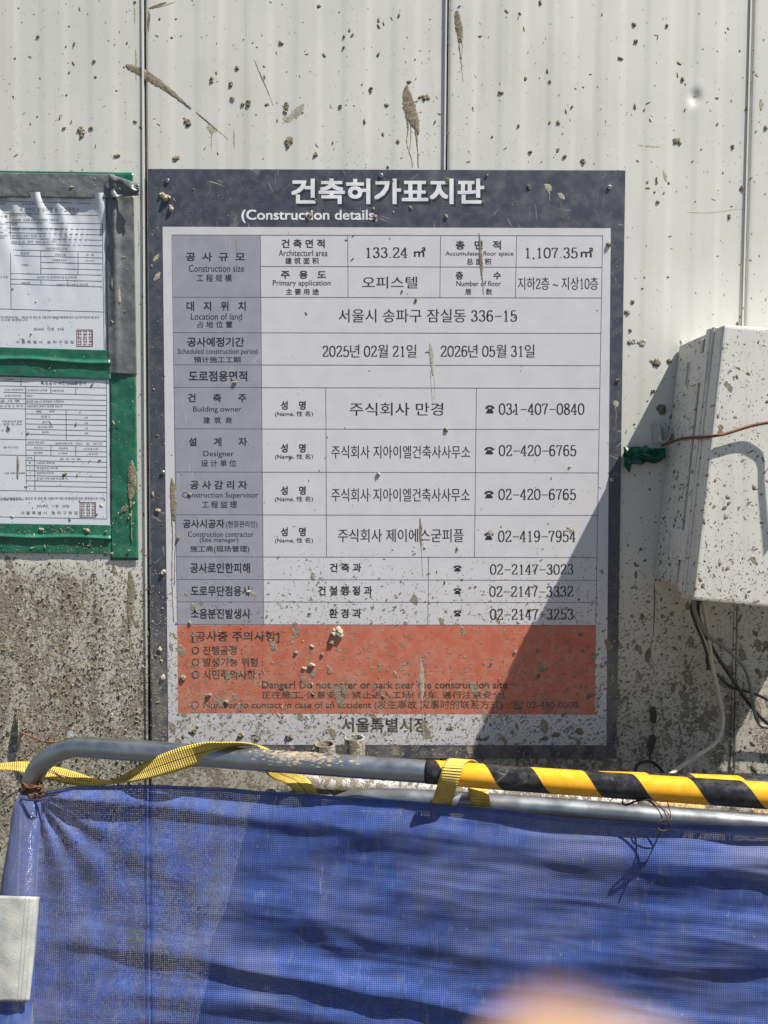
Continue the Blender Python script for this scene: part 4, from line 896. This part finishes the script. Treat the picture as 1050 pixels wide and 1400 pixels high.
# ------------------------------------------------------------------ blue mesh cover
cover = empty('mesh_cover', P(45, 1400, .3), 'front blue woven mesh sheet tied below the bare bent rail, creased and dusty', 'mesh sheet')
TOPY = [(20, 1087), (55, 1087), (75, 1083), (100, 1078), (200, 1076), (300, 1080), (370, 1086), (525, 1096), (650, 1107), (800, 1124), (900, 1130), (1050, 1134), (1300, 1150), (1500, 1165)]
def ip(tab, x):
    if x <= tab[0][0]: return tab[0][1]
    for (a, b_), (c, d) in zip(tab, tab[1:]):
        if x <= c: t = (x-a)/(c-a); t = t*t*(3-2*t)*.5+t*.5; return b_+(d-b_)*t
    return tab[-1][1]
FOLDS = [  # crest line, width above, width below (px), amplitude (m), amplitude table along x
 ([(40, 1094), (200, 1099), (340, 1118), (450, 1130), (600, 1140), (800, 1165), (1050, 1180)], 16, 13, [(40, .006), (120, .014), (330, .012), (450, .007), (600, .004), (1050, .004)]),
 ([(40, 1160), (300, 1190), (525, 1230), (800, 1260), (1050, 1275)], 60, 45, [(40, .004), (300, .007), (525, .008), (1050, .006)]),
 ([(60, 1285), (250, 1310), (400, 1338), (525, 1363), (700, 1395), (1050, 1430)], 24, 9, [(60, .002), (150, .008), (300, .015), (525, .017), (700, .012), (1050, .006)]),
 ([(380, 1240), (450, 1262), (525, 1285), (700, 1310), (900, 1322), (1050, 1322)], 30, 14, [(380, .0), (480, .008), (600, .008), (800, .005), (1050, .007)]),
 ([(60, 1340), (300, 1372), (525, 1402), (1050, 1460)], 22, 18, [(60, .003), (300, .006), (1050, .01)]),
 ([(500, 1145), (700, 1170), (1050, 1195)], 30, 22, [(380, .0), (525, .008), (800, .010), (1050, .012)]),
 ([(300, 1228), (420, 1262), (470, 1290), (600, 1300)], 26, 20, [(300, .003), (420, .009), (520, .006), (600, 0)]),
]
def fold_h(px, py):
    h = 0
    for crest, wa, wb, amp in FOLDS:
        yc = ip(crest, px); a = ip(amp, px); d = py-yc; s_ = wa if d < 0 else wb
        h += .62*a*math.exp(-(abs(d)/(s_*(1.0 if d < 0 else .8)))**2*.9)
    h += .0030*math.sin(px*.012+py*.021)*math.sin(py*.035-px*.006)
    h += .0011*math.sin(px*.05+py*.09+2*math.sin(px*.011))*math.sin(py*.045-px*.01)
    q = mnoise.noise(Vector((px*.0045, (py-.13*px)*.030, 4))); h += .0014*(1-abs(q)*2.2)*sm(60, 200, px)
    q = mnoise.noise(Vector((px*.009, (py-.10*px)*.085, 9))); h += .0006*(1-abs(q)*2)
    # radiating tucks from the tied corner
    r = math.hypot(px-50, py-1088); an = math.atan2(py-1088, px-50)
    h += .0045*math.exp(-r/150)*math.sin(an*16)*sm(5, 40, r)
    return h
def mesh_pt(px, py):
    t = max(0, py-ip(TOPY, px))/900.0
    return P(px, py, dA(px)+.004+.16*t+fold_h(px, py)*sm(0, 10, py-ip(TOPY, px)+4))
mb = MB()
def mf(a, b_):
    px = 47+a*1390; y0 = ip(TOPY, px); py = y0+(1760-y0)*(b_*.55 if b_ < .0 else b_); return mesh_pt(px, py)
mb.grid(mf, 360, 230, lambda a, b_: (a*1390*.00122, b_*.72))
mb.build('sheet', M['mesh'], cover, smooth=True)
# added dark sheet behind the blue mesh, standing in for shade in its holes
hole_backing = empty('mesh_cover', P(380, 1400, .2), 'added dark backing sheet that makes the holes of the blue mesh look shaded', 'mesh sheet')
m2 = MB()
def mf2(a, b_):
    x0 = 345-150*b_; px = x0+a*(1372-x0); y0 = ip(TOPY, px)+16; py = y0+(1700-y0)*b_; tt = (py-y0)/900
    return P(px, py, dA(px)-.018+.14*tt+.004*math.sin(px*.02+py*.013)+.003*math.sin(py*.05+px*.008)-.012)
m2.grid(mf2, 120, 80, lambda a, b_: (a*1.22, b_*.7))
m2.build('sheet', mat('dark_hole_backing', (.022, .026, .04), .85, vary=.3, dust=.15), hole_backing, smooth=True)
# rolled hem at the top edge
mb = MB(); mb.tube([mesh_pt(55+a*13.8, ip(TOPY, 55+a*13.8))+Vector((0, .002, .0)) for a in range(100)], .0032, 8); mb.build('hem', M['mesh'], cover, smooth=True)
# sleeve round the left leg
SL = catmull([(40, 1084, 15), (37, 1100, 18), (32, 1160, 21), (26, 1220, 24), (18, 1290, 29), (8, 1400, 36), (-5, 1560, 45), (-20, 1760, 52)], 12)
def sleeve(mb, i0, i1, grow, bulge=1.0):
    vs = []; uv = []; sg = 20; rows = SL[i0:i1]; L = 0
    for j, (x, y, hw) in enumerate(rows):
        d = dA(40)+.02+.16*max(0, y-1085)/900.0
        c = P(x, y, d); r = (P(x+hw, y, d)-c).length+grow
        if j: L += abs(y-rows[j-1][1])*.00122
        for k in range(sg+1):
            t = 2*math.pi*k/sg; q = 1+.05*math.sin(3*t+y*.03)+.03*math.sin(7*t-y*.05)
            if y < 1100: q *= .8+.2*(y-1084)/16
            vs.append(c+Vector((math.cos(t)*r*q, math.sin(t)*r*.7*q-.0, 0))); uv.append((t*r, L))
    n = len(rows); mb.add(vs, [(j*(sg+1)+k, j*(sg+1)+k+1, (j+1)*(sg+1)+k+1, (j+1)*(sg+1)+k) for j in range(n-1) for k in range(sg)], uv)
mb = MB(); sleeve(mb, 0, len(SL), .0); mb.build('sleeve', M['mesh'], cover, smooth=True)
# white reflective band, sewn round the sleeve and overlapping the sheet edge
band = empty('reflective_band', P(22, 1370, .22), 'off-white reflective band wrapped round the blue sleeve at the left edge', 'reflective band')
mb = MB()
def bandf(a, b_):
    yl = 1223+b_*146; xr = 54-b_*14; x = -40+a*(xr+40); y = yl+a*3*(1-b_)+(a-1)*0
    hw = 24+(y-1220)*.067; c = 26-(y-1220)*.1; q = max(0, (x-c)/(hw+4)); base = dA(40)+.02+.16*(y-1085)/900
    d = max(base+.7*hw*.00125*math.sqrt(max(0, 1-q*q))+.003, -mesh_pt(max(x, 48), y).y+.0045) + .0012*(mnoise.noise(Vector((x*.05, y*.04, 1)))+.6)
    if a > .93: d += .0012
    return P(x, y, d)
mb.grid(bandf, 50, 30); o = mb.build('band_fabric', M['reflect'], band, smooth=True); md = o.modifiers.new('t', 'SOLIDIFY'); md.thickness = .0015; md.offset = -1
mb = MB()
for off in (.80, .86):
    mb.tube([bandf(off, t/30)+Vector((0, -.0012, 0)) for t in range(31)], .0006, 6)
mb.build('stitching', M['grey_cable'], band)

# ------------------------------------------------------------------ yellow straps
def strap(nm, rows, label, m='strap'):
    """rows: (px, py, depth, half-width vector px dx, dy, depth tilt)"""
    q = catmull(rows, 8); mb = MB(); vs = []; uv = []; L = 0; prev = None; Wn = 6
    for (x, y, d, hx, hy, hd) in q:
        a = P(x-hx, y-hy, d-hd); b_ = P(x+hx, y+hy, d+hd); c = (a+b_)/2
        if prev is not None: L += (c-prev).length
        prev = c
        for k in range(Wn+1): vs.append(a*(1-k/Wn)+b_*(k/Wn)); uv.append((L, k/Wn))
    n = len(q); mb.add(vs, [(i*(Wn+1)+k, i*(Wn+1)+k+1, (i+1)*(Wn+1)+k+1, (i+1)*(Wn+1)+k) for i in range(n-1) for k in range(Wn)], uv)
    c0 = P(rows[0][0], rows[0][1], rows[0][2])
    o = mb.build(nm, M[m], None, smooth=True)
    for v in o.data.vertices: v.co -= c0
    o.location = c0; md = o.modifiers.new('t', 'SOLIDIFY'); md.thickness = .0016; md.offset = 0
    return o
GS = 'yellow webbing straps tying the barriers'
o = strap('strap', [(-60, 1049, .10, 1, 5, .010), (0, 1048, .12, 1, 4.5, .011), (25, 1048, .13, 0, 6.5, .010), (45, 1051, .135, -1, 8.5, .009), (75, 1058, .15, -4, 9, .008), (100, 1064, .16, -2, 9, .008), (125, 1069, .175, 0, 6, .010), (148, 1069.5, .19, 2, 2.5, .0115), (170, 1065, .21, 4, 4, .011),
     (198, 1055, .232, 4, 10, .008), (236, 1041, .25, 5, 14, .003), (278, 1028, .256, 5, 12, -.004), (308, 1020, .255, 2, 5, -.011), (335, 1017, .245, 1, 1.5, -.0135), (356, 1021, .222, 1, -1, -.0135), (368, 1036, .205, 6, -7, -.008), (374, 1052, .208, 10, -5, .002), (388, 1060, .222, 14, -5, .003), (404, 1067, .242, 15.5, -3, .002), (416, 1080, .258, 15.5, 0, .001), (426, 1100, .262, 15, 1, 0), (436, 1140, .262, 15, 1, 0), (446, 1200, .27, 15, 1, 0)], '', 'strap_line')
tag(o, 'long yellow webbing strap winding in from the left edge and round the galvanised rail', 'strap', GS)
o = strap('strap', [(655, 1085, .285, -13, 0, 0), (648, 1062, .29, -13, 0, 0), (641, 1046, .30, -14, 0, 0), (633, 1038.5, .318, -14.5, -1, 0), (624, 1041, .34, -14, -1, 0), (618, 1053, .354, -13.5, -1, 0), (611, 1075, .350, -13, -2, 0), (604, 1098, .326, -13, -2, 0), (600, 1125, .314, -13, -2, 0), (598, 1180, .322, -13, 0, 0)], '')
tag(o, 'yellow webbing strap looped over the striped rail in front', 'strap', GS)
o = strap('strap', [(650, 1068, .27, -12, 0, 0), (653, 1078, .312, -13, -1, 0), (656, 1092, .322, -13.5, -1, 0), (658, 1108, .322, -13, -1, 0), (662, 1150, .322, -13, 0, 0)], '')
tag(o, 'short yellow strap end hanging over the pale galvanised rail', 'strap', GS)
# printed marks on the long strap
# ------------------------------------------------------------------ tie wires
mb = MB()
for i in range(26):
    a0 = random.uniform(0, 6.28); pts = []
    rr = random.uniform(10, 19); cy = random.uniform(1072, 1088); cx = 44
    for k in range(9):
        t = a0+k*.75; pts.append((cx+math.cos(t)*rr, cy+math.sin(t)*4+random.uniform(-3, 3), dA(44)+.017*math.sin(t)+.012*random.random()+.004))
    mb.tube([P(*q) for q in catmull(pts, 4)], random.choice((.0006, .0009, .0012)), 5)
o = mb.build('tie_wire', M['rust'], None, smooth=True); c0 = P(44, 1080, dA(44))
for v in o.data.vertices: v.co -= c0
o.location = c0; tag(o, 'tangle of rusty tie wire binding the mesh to the bent corner', 'tie wire')
cable('tie_wire', [(44, 1088, .2), (60, 1091, .215), (50, 1094, .22), (30, 1092, .21), (36, 1088, .2), (62, 1088, .21), (78, 1086, .215)], .0016, 'dark_wire', 'dark tie wire wound round the top of the blue sleeve', 'tie wire', 6)
cable('tie_wire', [(50, 1075, .2), (60, 1058, .21), (72, 1054, .21), (84, 1063, .2), (72, 1056, .21), (90, 1064, .2)], .0007, 'rust', 'single loose wire end standing out right of the bent corner', 'tie wire', 6)
cable('tie_wire', [(851, 1090, .40), (854, 1101, .40), (870, 1096, .41), (890, 1094, .42), (905, 1105, .43), (914, 1122, .44), (916, 1131, .44), (908, 1136, .44), (898, 1132, .44), (900, 1124, .44), (912, 1120, .44)], .0010, 'dark_wire', 'looped dark tie wire dangling below the striped rail', 'tie wire', 6)
cable('tie_wire', [(852, 1092, .39), (853, 1100, .40), (880, 1093, .41), (898, 1105, .42), (908, 1125, .44), (904, 1135, .437), (897, 1150, .435), (890, 1166, .434), (880, 1186, .432)], .0009, 'dark_wire', 'long dark wire end hanging down over the blue mesh', 'tie wire', 6)
cable('tie_wire', [(886, 1093, .40), (896, 1100, .42), (912, 1110, .43), (918, 1122, .43), (912, 1095, .42), (902, 1090, .41)], .0008, 'rust', 'rusty wire loop next to the dangling dark wire', 'tie wire', 6)

# ------------------------------------------------------------------ fingertip close to the lens, far out of focus
dv = (cF + cR*((826-525)/FPX) - cU*((1722-700)/FPX)); tipc = CAM + dv*(.0305/1.0)
fg = empty('finger', tipc+Vector((.004, -.004, -.075)), 'blurred bare fingertip intruding at the bottom edge, right of centre, very close', 'finger')
fp = catmull([tuple(tipc+Vector(v)) for v in ((0, 0, .0079), (0, 0, .0068), (0, 0, .0035), (0, 0, -.003), (.0003, -.0005, -.014), (.0008, -.0012, -.024), (.0015, -.0015, -.034), (.0024, -.003, -.048), (.004, -.004, -.075))], 5)
rad = catmull([(.0004,), (.0040,), (.0069,), (.0080,), (.0081,), (.0086,), (.0082,), (.0090,), (.0098,)], 5)
mb = MB(); mb.tube([Vector(tuple(v)) for v in fp], [max(.0003, float(q[0])) for q in rad], 28)
skin = mat('skin', (.43, .285, .155), .5, vary=.08, vscale=200, bump=(900, .0001)); skin.node_tree.nodes['Principled BSDF'].inputs['Subsurface Weight'].default_value = .15; skin.node_tree.nodes['Principled BSDF'].inputs['Subsurface Scale'].default_value = .003
mb.build('finger_skin', skin, fg, smooth=True)
mb = MB(); mb.grid(lambda a, b_: tipc+Vector((math.sin((a-.5)*1.7)*.0066, math.cos((a-.5)*1.7)*.0086-.0002*b_, .0048-.0125*b_-.003*(abs(a-.5)*2)**2*(1-b_))), 12, 10)
mb.build('fingernail', mat('nail', (.66, .42, .34), .25, vary=.03), fg, smooth=True)

for o in COL.objects:
    if '_o' in o: del o['_o']
